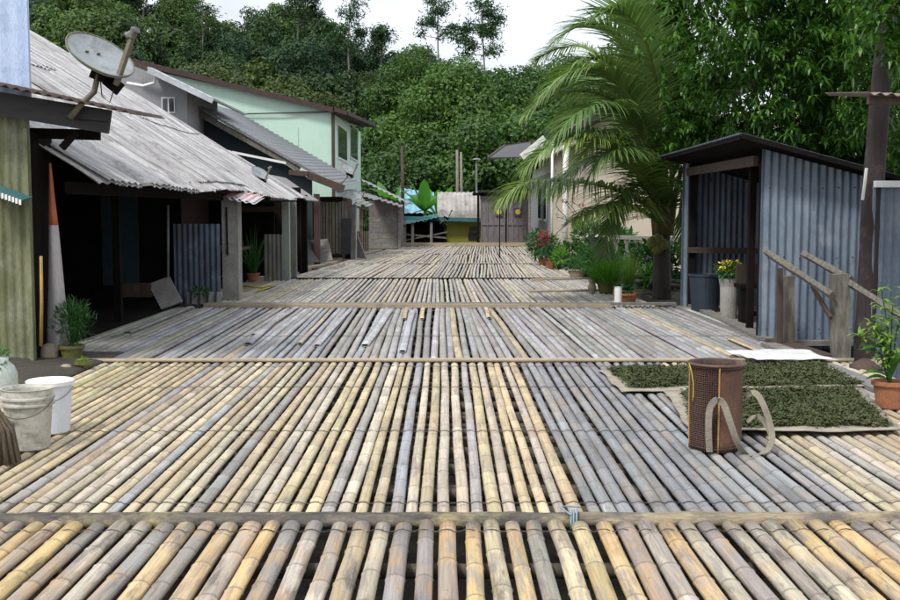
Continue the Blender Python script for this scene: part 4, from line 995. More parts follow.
# things in the shed
t = thing('rubbish_bin', tuple(P(708, 304, 16.6)), 'dark blue plastic bin standing inside the zinc shed', 'bin')
c = V((P(709, 0, 16.5).x, 16.4, -.01)); mb = MB(); mb.lathe(c, [(.19, 0), (.2, .02), (.235, .52), (.25, .53), (.25, .56), (.225, .56), (.2, .3)], 24); mb.build('tub', M['bin'], t, False)
t = thing('flower_bucket', tuple(G(735, 303)), 'pale bucket holding yellow flowers beside the bin in the zinc shed', 'flower bucket')
c = V((P(735, 0, 15.3).x, 15.3, -.01)); mb = MB(); mb.lathe(c, [(.11, 0), (.125, .45), (.14, .52), (.145, .56), (.12, .56)], 20); mb.build('tub', M['concrete'], t)
bush(t, c+V((0, 0, .66)), .2, .1, 260, .08, .03, M['lf_shrub'], 21); bush(t, c+V((0, 0, .74)), .16, .06, 110, .05, .03, M['yellow_flower'], 22, name='flowers')
t = thing('wooden_bench', tuple(G(741, 326)), 'rough dark wooden bench at the mouth of the zinc shed', 'bench')
c = G(744, 322); bx(t, 'leg', M['wood_dark'], c+V((0, 0, .2)), (.13, .13, .55)); bx(t, 'leg', M['wood_dark'], c+V((.38, .2, .22)), (.1, .1, .5)); bx(t, 'seat', M['wood_dark'], c+V((.2, .1, .48)), (.55, .36, .05)); bx(t, 'backrest', M['wood_brown'], c+V((.2, .28, .62)), (.5, .05, .3)); bx(t, 'stretcher', M['wood_dark'], c+V((.2, .1, .1)), (.4, .06, .06))
# utility pole
t = thing('utility_pole', (4.5, 11.9, -.5), 'tall dark wooden utility pole leaning slightly right before the zinc wall', 'utility pole')
b0 = P(867, 330, 11.9); 
pts = [b0+V((-.03, 0, -.8)), P(868, 300, 11.9), P(873, 190, 11.9), P(880, 100, 11.9), P(889, 0, 11.9), P(900, -130, 11.9), P(912, -300, 11.9)]
mb = MB(); rg = random.Random(3)
pp = []; rr = []
for i in range(len(pts)-1):
    for k_ in range(6): pp.append(pts[i].lerp(pts[i+1], k_/6)); rr.append((.128-.0012*len(pp))*rg.uniform(.97, 1.03))
mb.tube(pp, rr, 14); mb.build('post', M['pole_wood'], t, True)
mb = MB(); mb.beam(P(862.5, 200, 11.7), P(866.5, 168, 11.7), .035, .02); mb.build('white_strip', M['white'], t)
# rusty canopy corner top right
t = thing('rusty_canopy', tuple(P(890, 90, 9.5)), 'corner of a rusty corrugated canopy at the upper right edge', 'canopy')
a = P(869, 93, 9.6); mb = MB(); mb.corr(a, (1, 0, -.04), (0.1, 1, .10), 2.0, 1.6, .1, .012, nv=2, th=.006); mb.build('sheet', wm('canopy_rust', (.15, .09, .065), (.26, .22, .19), 6), t); bm(t, 'beam', M['wood_brown'], a+V((.03, .1, -.05)), a+V((2, .1, -.12)), .06, .07)
# stair rails
t = thing('stair_railing', tuple(G(840, 362)), 'mossy weathered wooden stair railing with a thick upright post beside the zinc wall', 'railing')
def rough_beam(parent, name, a, b_, w, h, mat, seed, seg=7):
    a = V(a); b_ = V(b_); rg = random.Random(seed); d = (b_-a).normalized(); x = d.cross(V((0, 1, .01))).normalized(); z = x.cross(d)
    vs = []; fs = []
    for i in range(seg+1):
        c = a.lerp(b_, i/seg); w2 = w/2*rg.uniform(.85, 1.1); h2 = h/2*rg.uniform(.9, 1.1)
        for sx, sy in ((-1, -1), (0, -1.08), (1, -1), (1.06, 0), (1, 1), (0, 1.05), (-1, 1), (-1.07, 0)): vs.append(c+x*(sx*w2*rg.uniform(.93, 1.05))+z*(sy*h2*rg.uniform(.93, 1.05)))
    n = 8
    for i in range(seg):
        for k_ in range(n): fs.append((i*n+k_, i*n+(k_+1) % n, (i+1)*n+(k_+1) % n, (i+1)*n+k_))
    fs.append(tuple(range(n-1, -1, -1))); fs.append(tuple(range(seg*n, seg*n+n)))
    mb = MB(); mb.add(vs, fs); return mb.build(name, mat, parent)
Yp = 11.05
rough_beam(t, 'post', P(841, 366, Yp), P(839, 274, Yp), .155, .15, M['wood_old'], 1)
rough_beam(t, 'post', P(788, 352, 12.3)-V((0, 0, .05)), P(788, 276, 12.3), .12, .12, M['wood_old'], 2)
rough_beam(t, 'post', P(780, 350, 12.1)-V((0, 0, .05)), P(780, 268, 12.1), .055, .06, M['wood_brown'], 3)
rough_beam(t, 'handrail', P(766, 252, 12.0), P(833, 296, 10.9), .055, .09, M['wood_old'], 4)
rough_beam(t, 'handrail', P(804, 254, 11.9), P(851, 280, 11.3), .06, .09, M['wood_old'], 5)
rough_beam(t, 'handrail', P(838, 276, 11.15), P(905, 318, 10.4), .055, .08, M['wood_old'], 6)
rough_beam(t, 'brace', P(812, 286, 11.4), P(831, 318, 11.0), .035, .05, M['wood_brown'], 7)
# edge planks and clutter beyond right deck edge
for i, (a_, b_, w_, m_, lb) in enumerate([((690, 306), (762, 340), .16, 'plank_grey', 'grey plank edging the deck before the zinc shed'), ((765, 345), (880, 392), .2, 'plank_grey', 'grey plank edging the deck beside the stair post'), ((770, 341), (820, 358), .22, 'wood_brown', 'dark plank behind the white mat at the shed corner')]):
    a1, b1 = G(*a_), G(*b_); mb = MB(); mb.beam(a1+V((.05, 0, .012)), b1+V((.05, 0, .012)), w_, .035); tag(mb.build('edge_plank', M[m_]), lb, 'plank', 'planks along the right deck edge')
rock(G(862, 371)+V((.1, .2, .0)), (.14, .12, .08), 13, M['wood_brown'], 'brown lump between the stair post and the right hand pot')
rock(G(884, 368)+V((0, .1, .02)), (.13, .1, .07), 14, M['stone'], 'pale brown stone behind the right hand pot')
for i, (a_, b_, r_, lb) in enumerate([((640, 288), (700, 300), .05, 'lowest dark log lying beyond the deck near the palm'), ((636, 284), (712, 297), .06, 'middle dark log lying beyond the deck near the palm'), ((645, 291), (690, 283), .05, 'crossed dark log lying under the palm trunk'), ((630, 276), (668, 262), .06, 'tilted grey log propped against the palm trunk')]):
    a1 = G(*a_)+V((0, .5, .1)); b1 = G(*b_)+V((.1, .5, .12 if i < 3 else .22)); mb = MB(); mb.tube([a1, a1.lerp(b1, .5)+V((0, 0, .03)), b1], [r_, r_*.95, r_*.8], 8); tag(mb.build('log', M['trunk'], None, True), lb, 'log', 'logs under the palm')

# ================================================================ pots along the right edge
def pp_(px, py, label, cat='potted plant', r=.14, h=.2, mat='terracotta'):
    c = G(px, py); t = thing('potted_plant', tuple(c), label, cat, 'potted plants'); pot(t, c, r, h, M[mat], n=18); return t, c
t, c = pp_(626, 302, 'leafy plant in a wide terracotta bowl next to a white post', r=.2, h=.15); bush(t, c+V((0, 0, .19)), .2, .1, 160, .1, .03, M['lf_dark'], 31)
t, c = pp_(606, 293, 'bushy bright lemongrass in an olive pot', r=.17, h=.2, mat='olive_pot'); grassclump(t, c+V((0, 0, .18)), 420, .68, .016, M['lf_bright'], 32, .62, .5, r=.25)
t, c = pp_(628, 290, 'upright grassy clump right of the bushy lemongrass', r=.14, h=.15, mat='black_plastic'); grassclump(t, c+V((0, 0, .12)), 220, .62, .014, M['lf_lime'], 33, .3, .3, r=.12)
t, c = pp_(577, 278, 'round terracotta pot on the deck edge below the climbing shrub', r=.2, h=.2, mat='stone'); bush(t, c+V((0, .1, .26)), .3, .14, 260, .09, .05, M['lf_shrub'], 34)
t, c = pp_(544, 265, 'pink flowering plant in a terracotta pot by the far drainpipe', r=.17, h=.2); bush(t, c+V((0, 0, .5)), .42, .38, 420, .16, .06, M['lf_shrub'], 35); bush(t, c+V((-.05, -.2, .72)), .2, .22, 130, .08, .05, M['lf_pink'], 36, name='flowers')
t, c = pp_(551, 268, 'terracotta pot with dense leaves right of the pink flowers', r=.17, h=.26); bush(t, c+V((0, 0, .38)), .28, .2, 200, .14, .05, M['lf_dark'], 37)
t, c = pp_(560, 269, 'small bright leaved plant in a dark bowl beside the thick drainpipe', r=.13, h=.12, mat='black_plastic'); bush(t, c+V((0, 0, .28)), .2, .2, 160, .16, .05, M['lf_bright'], 38)
t, c = pp_(655, 290, 'bright green leafy plant under the palm between the logs', r=.12, h=.12, mat='black_plastic'); bush(t, c+V((0, .2, .25)), .3, .2, 200, .14, .06, M['lf_bright'], 39)
# shrub climbing
c = G(592, 276)+V((.15, .5, 0)); t = thing('shrub', tuple(c), 'arching green shrub with scattered red blossoms between drainpipe and lemongrass', 'shrub', 'shrubs')
bush(t, c+V((0, 0, .4)), .5, .42, 900, .14, .07, M['lf_shrub'], 41); 
mb = MB(); rg = random.Random(8); fl = MB(); lf = MB()
for i in range(9):
    a = rg.uniform(0, 6.28); p = c+V((0, 0, .4)); pts = [p]; d = V((math.cos(a)*.5, math.sin(a)*.4, 1.2)).normalized()
    for k_ in range(9):
        p = p+d*.17; d = (d+V((rg.gauss(0, .12), rg.gauss(0, .12), -.09))).normalized(); pts.append(p)
        for q in range(5): lf.leaf(p+V((rg.gauss(0, .04), rg.gauss(0, .04), rg.gauss(0, .04))), (rg.gauss(0, 1), rg.gauss(0, 1), .2), (0, 0, 1), .11, .055, .4, 2)
    if i % 2 == 0: 
        fl = MB()
        for q in range(16): fl.leaf(p+V((rg.gauss(0, .03), rg.gauss(0, .03), rg.gauss(0, .03))), (rg.gauss(0, 1), rg.gauss(0, 1), rg.gauss(0, 1)), (0, 0, 1), .06, .05, .2, 1)
        fl.build('blossom', M['lf_pink'], t)
    mb.tube(pts, [.012]*5+[.007]*(len(pts)-5), 5)
mb.build('stems', M['trunk'], t); lf.build('foliage', M['lf_shrub'], t)
c = G(560, 268)+V((.3, 1.2, 0)); t = thing('vine', tuple(c), 'thin climbing vine with small leaves around the drainpipe', 'vine')
mb = MB(); lf = MB(); p = V(c); pts = [p]
for i in range(26):
    p = V((P(563+6*math.sin(i*.7), 0, c.y).x, c.y+.1*math.cos(i), .1+i*.1)); pts.append(p)
    for q in range(7): lf.leaf(p+V((rg.gauss(0, .1), rg.gauss(0, .1), rg.gauss(0, .05))), (rg.gauss(0, 1), rg.gauss(0, 1), .1), (0, 0, 1), .1, .06, .5, 2)
mb.tube(pts, .01, 5); mb.build('stem', M['trunk'], t); lf.build('foliage', M['lf_lime'], t)
for i, (px, py, rx_, rz_, zz, n_, L_, mt, lb) in enumerate([
    (600, 283, .45, .35, .42, 700, .15, 'lf_shrub', 'bushy green plant just left of the lemongrass'),
    (586, 279, .3, .3, .35, 380, .13, 'lf_dark', 'dark leafy plant between the round terracotta pot and the lemongrass'),
    (648, 286, .5, .42, .42, 800, .16, 'lf_dark', 'low dark leafy plant before the palm trunk'),
    (672, 287, .4, .4, .4, 500, .18, 'lf_shrub', 'broad leaved plant between the palm trunk and the zinc shed'),
    (569, 268, .35, .3, .35, 380, .15, 'lf_shrub', 'leafy plant behind the thick white drainpipe'),
    (536, 256, .4, .4, .4, 300, .2, 'lf_dark', 'dark shrub at the far corner of the cream house'),
    (612, 272, .55, .4, .75, 700, .16, 'lf_shrub', 'tall loose shrub climbing over the balustrade behind the lemongrass'),
    (583, 268, .5, .45, .8, 600, .15, 'lf_shrub', 'tall shrub with small leaves against the cream wall right of the drainpipe'),
    (622, 278, .4, .3, .6, 420, .2, 'lf_shrub', 'taller leafy plant in front of the balusters')]):
    c = G(px, py)+V((.12, .5, 0)); t = thing('shrub', tuple(c), lb, 'shrub', 'shrubs')
    bush(t, c+V((0, 0, zz)), rx_, rz_, n_, L_, L_*.4, M[mt], 60+i); stems(t, c-V((0, 0, .08)), [c+V((x_, 0, zz)) for x_ in (-.2, -.05, .1, .2)], .012, M['trunk'])
mb = MB(); c = G(618, 304); mb.lathe(c, [(.06, 0), (.06, .26), (.065, .27), (.0, .28)], 14); tag(mb.build('white_post', M['white'], None), 'short white post next to the terracotta bowl', 'post')
mb = MB(); c = G(592, 293); mb.lathe(c, [(.05, 0), (.08, .1), (.05, .2), (.06, .24), (0, .25)], 12); tag(mb.build('jar', M['stone'], None), 'small pale jar left of the lemongrass pot', 'jar')
# right foreground plant
c = G(893, 411)+V((.02, .12, 0)); t = thing('potted_plant', tuple(c), 'yellow green leafy sapling in a terracotta pot at the right edge', 'potted plant', 'potted plants')
pot(t, c, .125, .21, M['terracotta'])
mb = MB(); lf = MB(); rg = random.Random(11)
for i, (dx, dy, hh) in enumerate([(-.10, 0, .80), (-.19, -.05, .55), (.02, .05, .62), (-.06, .1, .45), (-.24, .02, .40), (.12, 0, .75)]):
    tip = c+V((dx, dy, .16+hh)); b_ = c+V((0, 0, .16)); m = b_.lerp(tip, .5)+V((-.2*dx, 0, .05)); mb.tube([b_, m, tip], [.009, .006, .003], 6)
    for k_ in range(26):
        u = rg.uniform(.25, 1); p = b_.lerp(m, u*2) if u < .5 else m.lerp(tip, u*2-1); a = rg.uniform(0, 6.28)
        tw = V((math.cos(a), math.sin(a), .3))
        for q in range(3): lf.leaf(p+tw*.025*q, (tw+V((rg.gauss(0, .5), rg.gauss(0, .5), rg.gauss(0, .3)))), (0, 0, 1), .075*rg.uniform(.7, 1.2), .024, .9, 3)
mb.build('stem', M['lf_shrub'], t); lf.build('foliage', M['lf_lime'], t)
lf = MB()
for a_, L_, z_ in ((150, .3, .22), (120, .26, .3), (60, .3, .3), (200, .24, .2), (90, .28, .25), (170, .3, .42)): lf.leaf(c+V((0, 0, z_)), (math.cos(R(a_)), -.3, .6), (0, -.3, 1), L_, .07, .7, 5, fold=.25)
lf.build('broad_leaves', M['lf_banana'], t)

# ================================================================ mats, leaves, basket
def flatmat(corners, mat, name, label, cat, z=.012, nz=.004, n=24, group=None, parent=None):
    cs = [G(*q) for q in corners]
    def f(u, v):
        p = cs[0].lerp(cs[1], u).lerp(cs[3].lerp(cs[2], u), v)
        e = .03*mnoise.noise(p*2.3) if (u in (0, 1) or v in (0, 1)) else 0
        return V((p.x+e, p.y+e, z+nz*mnoise.noise(p*6)+.010*mnoise.noise(p*1.6+V((9, 0, 0)))+(.014*max(0, mnoise.noise(p*3)) if v == 0 or u == 0 else 0)))
    mb = MB(); mb.grid(f, n, n, (0, 0, .006)); return tag(mb.build(name, mat, None, True), label, cat, group)
flatmat([(757, 366), (838, 366), (806, 355), (724, 355.5)], M['mat_white'], 'white_mat', 'white cloth mat spread behind the drying leaves', 'mat', .06, .012, group='drying mats')
flatmat([(622, 394), (873, 388), (828, 364), (598, 372)], M['mat_straw'], 'straw_mat', 'farther straw mat under the strip of drying leaves', 'mat', .02, group='drying mats')
flatmat([(692, 437), (900, 435), (862, 391), (664, 395)], M['mat_straw'], 'straw_mat', 'nearer straw mat under the drying leaves right of the basket', 'mat', .034, group='drying mats')
def drying(corners, n, seed, label, z):
    cs = [G(*q) for q in corners]; rg = random.Random(seed); mb = MB()
    for i in range(n):
        u, v = rg.random(), rg.random(); p = cs[0].lerp(cs[1], u).lerp(cs[3].lerp(cs[2], u), v)
        ed = min(u, 1-u, v, 1-v)
        if ed < .02+.05*mnoise.noise(p*4) and rg.random() < .9: continue
        if mnoise.noise(p*7+V((seed, 0, 0))) > .42 and rg.random() < .5: continue
        hh = z+rg.uniform(0, .022)*(.5+min(1, ed*8))+.03*mnoise.noise(p*3.3)+.012*mnoise.noise(p*9)
        mb.leaf((p.x, p.y, hh), (rg.gauss(0, 1), rg.gauss(0, 1), rg.gauss(.1, .35)), (rg.gauss(0, .4), rg.gauss(0, .4), 1), rg.uniform(.018, .062), rg.uniform(.008, .018), rg.uniform(.1, 1.2), 2)
    o = mb.build('drying_leaves', M['lf_dry']); tag(o, label, 'drying leaves', None, 'stuff')
drying([(626, 391), (868, 387.5), (822, 365.5), (606, 371)], 26000, 1, 'strip of dark green leaves drying on the farther straw mat', .028)
drying([(694, 434), (893, 432), (852, 393), (680, 396)], 26000, 2, 'dark green leaves drying on the nearer straw mat right of the basket', .042)
# basket
def basket():
    c0 = G(720, 452)+V((0, .12, 0)); c = c0
    t = thing('carrying_basket', tuple(c), 'tall brown back basket with lattice side, smooth bark side and grey shoulder straps', 'basket')
    H_ = .545; rot0 = R(-8)
    def sec(a, z):  # superellipse morph: square corners at the bottom, round rim at top
        u = z/H_; e = 3.2-1.2*u
        ca, sa = math.cos(a), math.sin(a); # square with corner facing camera: rotate by 45deg
        a2 = a+R(45); ca2, sa2 = math.cos(a2), math.sin(a2)
        k = 1/((abs(ca2)**e+abs(sa2)**e)**(1/e)); r = (.138+.022*u)*k
        if e < 2.05: r = .172
        return c+V((math.cos(a+rot0)*r, math.sin(a+rot0)*r, z))
    # corner to camera is at angle -90; left lattice: from -200..-90 ; right bark: -90..+20 ; back lattice
    def wall(a0, a1, nz, na, mat, nm, off=0):
        mb = MB()
        def f(u, v):
            a = R(a0+(a1-a0)*u); p = sec(a, H_*v); d = (p-c); d.z = 0; d.normalize(); return p+d*off
        na_, nz_ = na, nz; vs = []; fs = []
        for j in range(nz_+1):
            for i in range(na_+1): vs.append(f(i/na_, j/nz_))
        m = len(vs)
        for j in range(nz_+1):
            for i in range(na_+1):
                p = vs[j*(na_+1)+i]; d = (p-c); d.z = 0; d.normalize(); vs.append(p-d*.006)
        g = lambda i, j: j*(na_+1)+i
        for j in range(nz_):
            for i in range(na_):
                q = (g(i, j), g(i+1, j), g(i+1, j+1), g(i, j+1)); fs.append(q); fs.append(tuple(reversed([x+m for x in q])))
        for i in range(na_): fs.append((g(i+1, 0), g(i, 0), g(i, 0)+m, g(i+1, 0)+m)); fs.append((g(i, nz_), g(i+1, nz_), g(i+1, nz_)+m, g(i, nz_)+m))
        for j in range(nz_): fs.append((g(0, j), g(0, j+1), g(0, j+1)+m, g(0, j)+m)); fs.append((g(na_, j+1), g(na_, j), g(na_, j)+m, g(na_, j+1)+m))
        mb.add(vs, fs); return mb.build(nm, mat, t, True)
    backing = wm('basket_backing', (.045, .022, .014), (.025, .014, .01), 8)
    wall(-242, -90, 14, 24, backing, 'lattice_backing', -.006); wall(-90, 40, 14, 24, M['bark_panel'], 'bark_side'); wall(40, 118, 14, 12, backing, 'back_side')
    # lattice weave strips
    splint = wm('red_brown_splint', (.10, .045, .03), (.06, .03, .022), 9, rough=.5)
    mb = MB()
    for i in range(30):
        a = R(-238+146*i/29); pts = []
        for j in range(15):
            z = H_*j/14; p = sec(a, z); d = p-c; d.z = 0; d.normalize(); pts.append(p+d*(.003+(.002 if (i+j) % 2 else -.001)))
        mb.tube(pts, .0026, 4)
    for j in range(44):
        z = .012+(H_-.03)*j/43; pts = []
        for i in range(59):
            a = R(-240+149*i/58); p = sec(a, z); d = p-c; d.z = 0; d.normalize(); pts.append(p+d*(.003+(.0035 if (i+j) % 2 else -.001)))
        mb.tube(pts, .0022, 4)
    mb.build('woven_lattice', splint, t)
    for z, r_ in ((H_-.004, .010), (H_-.03, .006), (.02, .008)):
        mb = MB(); mb.tube([sec(R(a), min(z, H_))+((sec(R(a), z)-c-V((0, 0, z))).normalized()*.004) for a in range(0, 361, 9)], r_, 8); mb.build('rim_hoop', splint if r_ > .009 else backing, t, True)
    for a in (-90, -176, 35):
        mb = MB(); mb.tube([sec(R(a), H_*k_/12)+((sec(R(a), H_*k_/12)-c-V((0, 0, H_*k_/12))).normalized()*.007) for k_ in range(13)], .0055, 6); mb.build('corner_cane', M['cane'] if a != 35 else splint, t, True)
    mb = MB(); p = sec(R(-165), H_); mb.tube([p+V((-.012, -.012, .0)), p+V((.0, -.03, -.05)), p+V((.012, -.035, -.12)), p+V((.014, -.03, -.2)), p+V((.01, -.032, -.24))], .004, 6); mb.build('yellow_cord', wm('yellow_cord', (.5, .38, .04), (.4, .3, .04), 9), t, True)
    mb = MB(); mb.lathe(c, [(0.0, .012), (.13, .012), (.13, .004), (0, .004)], 20); mb.build('base', backing, t)
    # straps : ribbons
    def strap(pts, w, wdir, nm='shoulder_strap'):
        mb = MB(); pts = [V(p) for p in pts]; dense = []
        n = len(pts)
        for i in range(n-1):
            p0, p1, p2, p3 = pts[max(0, i-1)], pts[i], pts[i+1], pts[min(n-1, i+2)]
            for k_ in range(6):
                s_ = k_/6; dense.append(.5*((2*p1)+(p2-p0)*s_+(2*p0-5*p1+4*p2-p3)*s_*s_+(3*p1-p0-3*p2+p3)*s_**3))
        dense.append(pts[-1]); vs = []; fs = []
        for i, p in enumerate(dense):
            d = (dense[min(i+1, len(dense)-1)]-dense[max(0, i-1)]).normalized(); sd = V(wdir); sd = (sd-d*sd.dot(d)).normalized(); nn = d.cross(sd)*.003
            vs += [p-sd*w/2-nn, p+sd*w/2-nn, p+sd*w/2+nn, p-sd*w/2+nn]
        for i in range(len(dense)-1):
            for k_ in range(4): fs.append((i*4+k_, i*4+(k_+1) % 4, (i+1)*4+(k_+1) % 4, (i+1)*4+k_))
        fs.append((3, 2, 1, 0)); e = (len(dense)-1)*4; fs.append((e, e+1, e+2, e+3)); mb.add(vs, fs); mb.build(nm, M['strap'], t, False)
    Yb_ = c.y-.20
    Q = lambda px, py, dy=0: P(px, py, Yb_+dy)
    strap([Q(709.5, 452, .04), Q(708.5, 428), Q(710, 408, -.02), Q(717, 400, -.05), Q(724, 405, -.06), Q(731, 425, -.06), Q(738, 444, -.03), Q(746, 455, .03)], .04, (1, -.5, .1))
    strap([Q(745, 396, .2), Q(755, 393, .16), Q(763, 404, .1), Q(770, 424, .06), Q(772, 440, .03), Q(765, 452, .03), Q(748, 456, .03)], .038, (.8, -.6, .3))
    strap([Q(747, 422, .22), Q(757, 416, .2), Q(766, 425, .16), Q(771, 436, .12)], .028, (.8, -.6, .3))
basket()
# ================================================================ banana, palm, mango
def banana(c, H_, n, seed, label):
    t = thing('banana_plant', tuple(c), label, 'banana plant', 'banana plants'); rg = random.Random(seed)
    mb = MB(); mb.tube([c, V(c)+V((0, 0, H_*.5)), V(c)+V((.05, 0, H_*.75))], [.14, .11, .07], 10); mb.build('trunk', M['lf_bright'], t, True)
    for i in range(n):
        a = 6.283*i/n+rg.uniform(-.3, .3); k = rg.uniform(.25, .9); mb = MB()
        mb.leaf(V(c)+V((0, 0, H_*.7)), (math.cos(a)*k, math.sin(a)*k, 1), (math.cos(a), math.sin(a), .1), rg.uniform(1.5, 2.1), .55, rg.uniform(.5, 1.3), 9, fold=.25, shape=lambda u: .04+.5*math.sin(math.pi*min(1, u*1.02))**.55)
        mb.build('leaf', M['lf_banana'], t)
banana(V((P(424, 0, 54).x, 54, -.8)), 3.2, 9, 2, 'large bright banana plant before the light blue roof')
banana(V((P(441, 0, 55.5).x, 55.5, -.8)), 2.5, 7, 3, 'smaller greyer banana plant left of the pale curved roof')
banana(V((P(389, 0, 58).x, 58, -.8)), 3.4, 6, 4, 'banana plant showing a few leaves above the far hut roof')

def frond(t, base, pts, leaf_len, nleaf, col, seed, hang=.5):
    rg = random.Random(seed); pts = [V(p) for p in pts]; dense = []; n = len(pts)
    for i in range(n-1):
        p0, p1, p2, p3 = pts[max(0, i-1)], pts[i], pts[i+1], pts[min(n-1, i+2)]
        for k in range(8):
            s = k/8; dense.append(.5*((2*p1)+(p2-p0)*s+(2*p0-5*p1+4*p2-p3)*s*s+(3*p1-p0-3*p2+p3)*s**3))
    dense.append(pts[-1]); m = len(dense)
    mb = MB(); mb.tube(dense, [.035*(1-.85*i/m) for i in range(m)], 6)
    wm_ = M['lf_palm']
    fr = mb.build('frond', wm_, t, True, color=(1.5, 1.2, .7))
    lf = MB()
    for i in range(nleaf):
        u = .16+.83*i/nleaf; x = u*(m-1); i0 = int(x); f_ = x-i0; p = dense[i0].lerp(dense[min(m-1, i0+1)], f_)
        d = (dense[min(m-1, i0+1)]-dense[max(0, i0-1)]).normalized()
        side = d.cross(V((0, 0, 1)))
        if side.length < .2: side = V((0, 1, 0)).cross(d)
        side.normalize(); up = side.cross(d)
        L_ = leaf_len*(math.sin(math.pi*(u*.9+.08))**.6)*rg.uniform(.85, 1.1)
        for s in (-1, 1):
            dd = (side*s*.9+d*(.55+.4*u)+up*rg.uniform(-.05, .3)).normalized()
            lf.leaf(p, dd, up, L_, .033, hang*rg.uniform(.7, 1.4), 5, fold=.3, shape=lambda q: .5*(1-q)**.6+.04)
    lf.build('leaflets', wm_, fr, color=col)
def palm():
    Y = 19.6; c = P(662, 292, Y); c.z = -.1
    t = thing('coconut_palm', tuple(c), 'young coconut palm with long drooping fronds over the cream house', 'palm tree')
    mb = MB(); pts = []; rad = []
    for i in range(24): 
        z = i/23; pts.append(c+V((-.02*z, 0, 1.35*z))); rad.append(.165-.03*z+(.012 if i % 2 else 0))
    mb.tube(pts, rad, 14); mb.build('trunk', M['trunk'], t, True)
    cr = c+V((0, 0, 1.35))
    mb = MB(); rg = random.Random(5)
    for i in range(10):
        a = rg.uniform(0, 6.28); mb.tube([cr+V((math.cos(a)*.12, math.sin(a)*.1, -.2)), cr+V((math.cos(a)*.2, math.sin(a)*.18, .45)), cr+V((math.cos(a)*.32, math.sin(a)*.3, 1.0))], [.07, .05, .03], 6)
    mb.build('leaf_bases', wm('leaf_base', (.20, .15, .06), (.12, .12, .05), 5), t, True)
    def fr(pxs, L_, n, col, seed, hang=.5): frond(t, cr, [cr+V((0, 0, -.05))]+[P(px, py, Y+dy) for px, py, dy in pxs], L_*1.25, int(n*1.8), col, seed, hang*.6)
    g = g_ = (1, 1, 1); yg = (1.35, 1.2, .85); lt = (1.3, 1.2, 1.1)
    fr([(645, 205, -.4), (610, 188, -1.0), (565, 181, -1.5), (525, 184, -1.9), (500, 200, -2.0)], .85, 66, yg, 1, 1.3)
    fr([(648, 215, -.6), (625, 205, -1.2), (598, 208, -1.7), (572, 222, -2.0)], .6, 50, yg, 21, 1.1)
    fr([(650, 190, -.2), (628, 165, -.3), (600, 158, -.4), (570, 172, -.5), (548, 196, -.6)], .75, 56, g_, 22, 1.0)
    fr([(650, 160, -.3), (625, 110, -.7), (590, 92, -1.0), (550, 96, -1.2), (522, 118, -1.3)], .7, 64, lt, 2, .9)
    fr([(654, 150, 0), (640, 80, .0), (628, 20, 0), (622, -40, 0), (620, -85, .1)], .8, 60, g, 3, .2)
    fr([(650, 150, .3), (625, 90, .8), (590, 50, 1.4), (560, 48, 1.8), (535, 60, 2.0)], .65, 60, (1.3, 1.15, 1.2), 4, .7)
    fr([(652, 165, -.5), (632, 120, -1.2), (605, 105, -1.9), (575, 115, -2.3), (552, 142, -2.4)], .7, 60, g, 5, .9)
    fr([(660, 150, -.6), (655, 80, -1.3), (640, 30, -1.8), (615, 10, -2.1), (590, 20, -2.2)], .75, 60, g, 6, .7)
    fr([(665, 150, .6), (672, 90, 1.2), (668, 30, 1.7), (650, -10, 2.0), (630, -25, 2.2)], .75, 55, g, 7, .6)
    fr([(672, 180, -.3), (690, 140, -.2), (715, 130, 0), (740, 150, 0), (755, 185, 0)], .6, 50, g, 8, .8)
    fr([(655, 200, -.4), (638, 185, -.9), (620, 200, -1.2), (608, 230, -1.4), (604, 258, -1.4)], .5, 46, (.8, .8, .8), 9, .9)
    fr([(668, 205, -.2), (680, 190, -.3), (686, 215, -.4), (688, 260, -.4)], .5, 40, (.8, .8, .8), 10, .9)
    fr([(650, 150, 1.2), (630, 105, 2.4), (595, 80, 3.2), (562, 92, 3.7)], .7, 50, (.8, .85, .8), 11, .8)
    fr([(658, 140, .2), (648, 70, .3), (625, 10, .4), (600, -20, .5)], .7, 50, lt, 12, .4)
    fr([(648, 170, -.7), (620, 140, -1.3), (585, 130, -1.9), (545, 142, -2.2)], .65, 50, g, 13, 1.0)
    fr([(652, 150, -.2), (636, 95, -.6), (608, 62, -.9), (578, 62, -1.1), (556, 84, -1.2)], .75, 60, lt, 14, .8)
    fr([(655, 160, .3), (640, 120, .8), (612, 95, 1.3), (580, 98, 1.7), (552, 125, 2.0)], .75, 60, g, 15, 1.0)
    fr([(652, 150, -.9), (628, 95, -1.3), (598, 70, -1.6), (566, 76, -1.8), (540, 98, -1.9)], .8, 60, lt, 23, .8)
    fr([(655, 140, -.4), (630, 60, -.6), (606, 28, -.8), (580, 26, -.9), (556, 40, -1.0)], .75, 58, g, 24, .6)
    fr([(648, 185, -1.0), (615, 150, -1.8), (580, 138, -2.2), (545, 150, -2.5), (522, 172, -2.6)], .7, 60, yg, 25, .9)
    fr([(660, 130, .1), (662, 60, .1), (655, 0, .2), (640, -50, .3)], .8, 56, g, 16, .3)
    fr([(655, 190, -.8), (640, 160, -1.5), (622, 150, -2.0), (600, 160, -2.2), (588, 180, -2.2)], .6, 50, g, 17, .9)
    fr([(652, 170, .8), (632, 140, 1.6), (606, 135, 2.4), (586, 150, 2.8), (570, 175, 3.0)], .7, 50, g, 18, .9)
    for i, (px, py) in enumerate(((652, 243), (658, 240), (663, 245), (657, 249))):
        p = P(px, py, Y-.25); mb = MB(); mb.lathe(p-V((0, 0, .11)), [(0, 0), (.07, .03), (.1, .1), (.085, .18), (0, .24)], 12); mb.build('coconut', wm('green_coconut', (.16, .2, .04), (.2, .18, .06), 5), t, True)
palm()

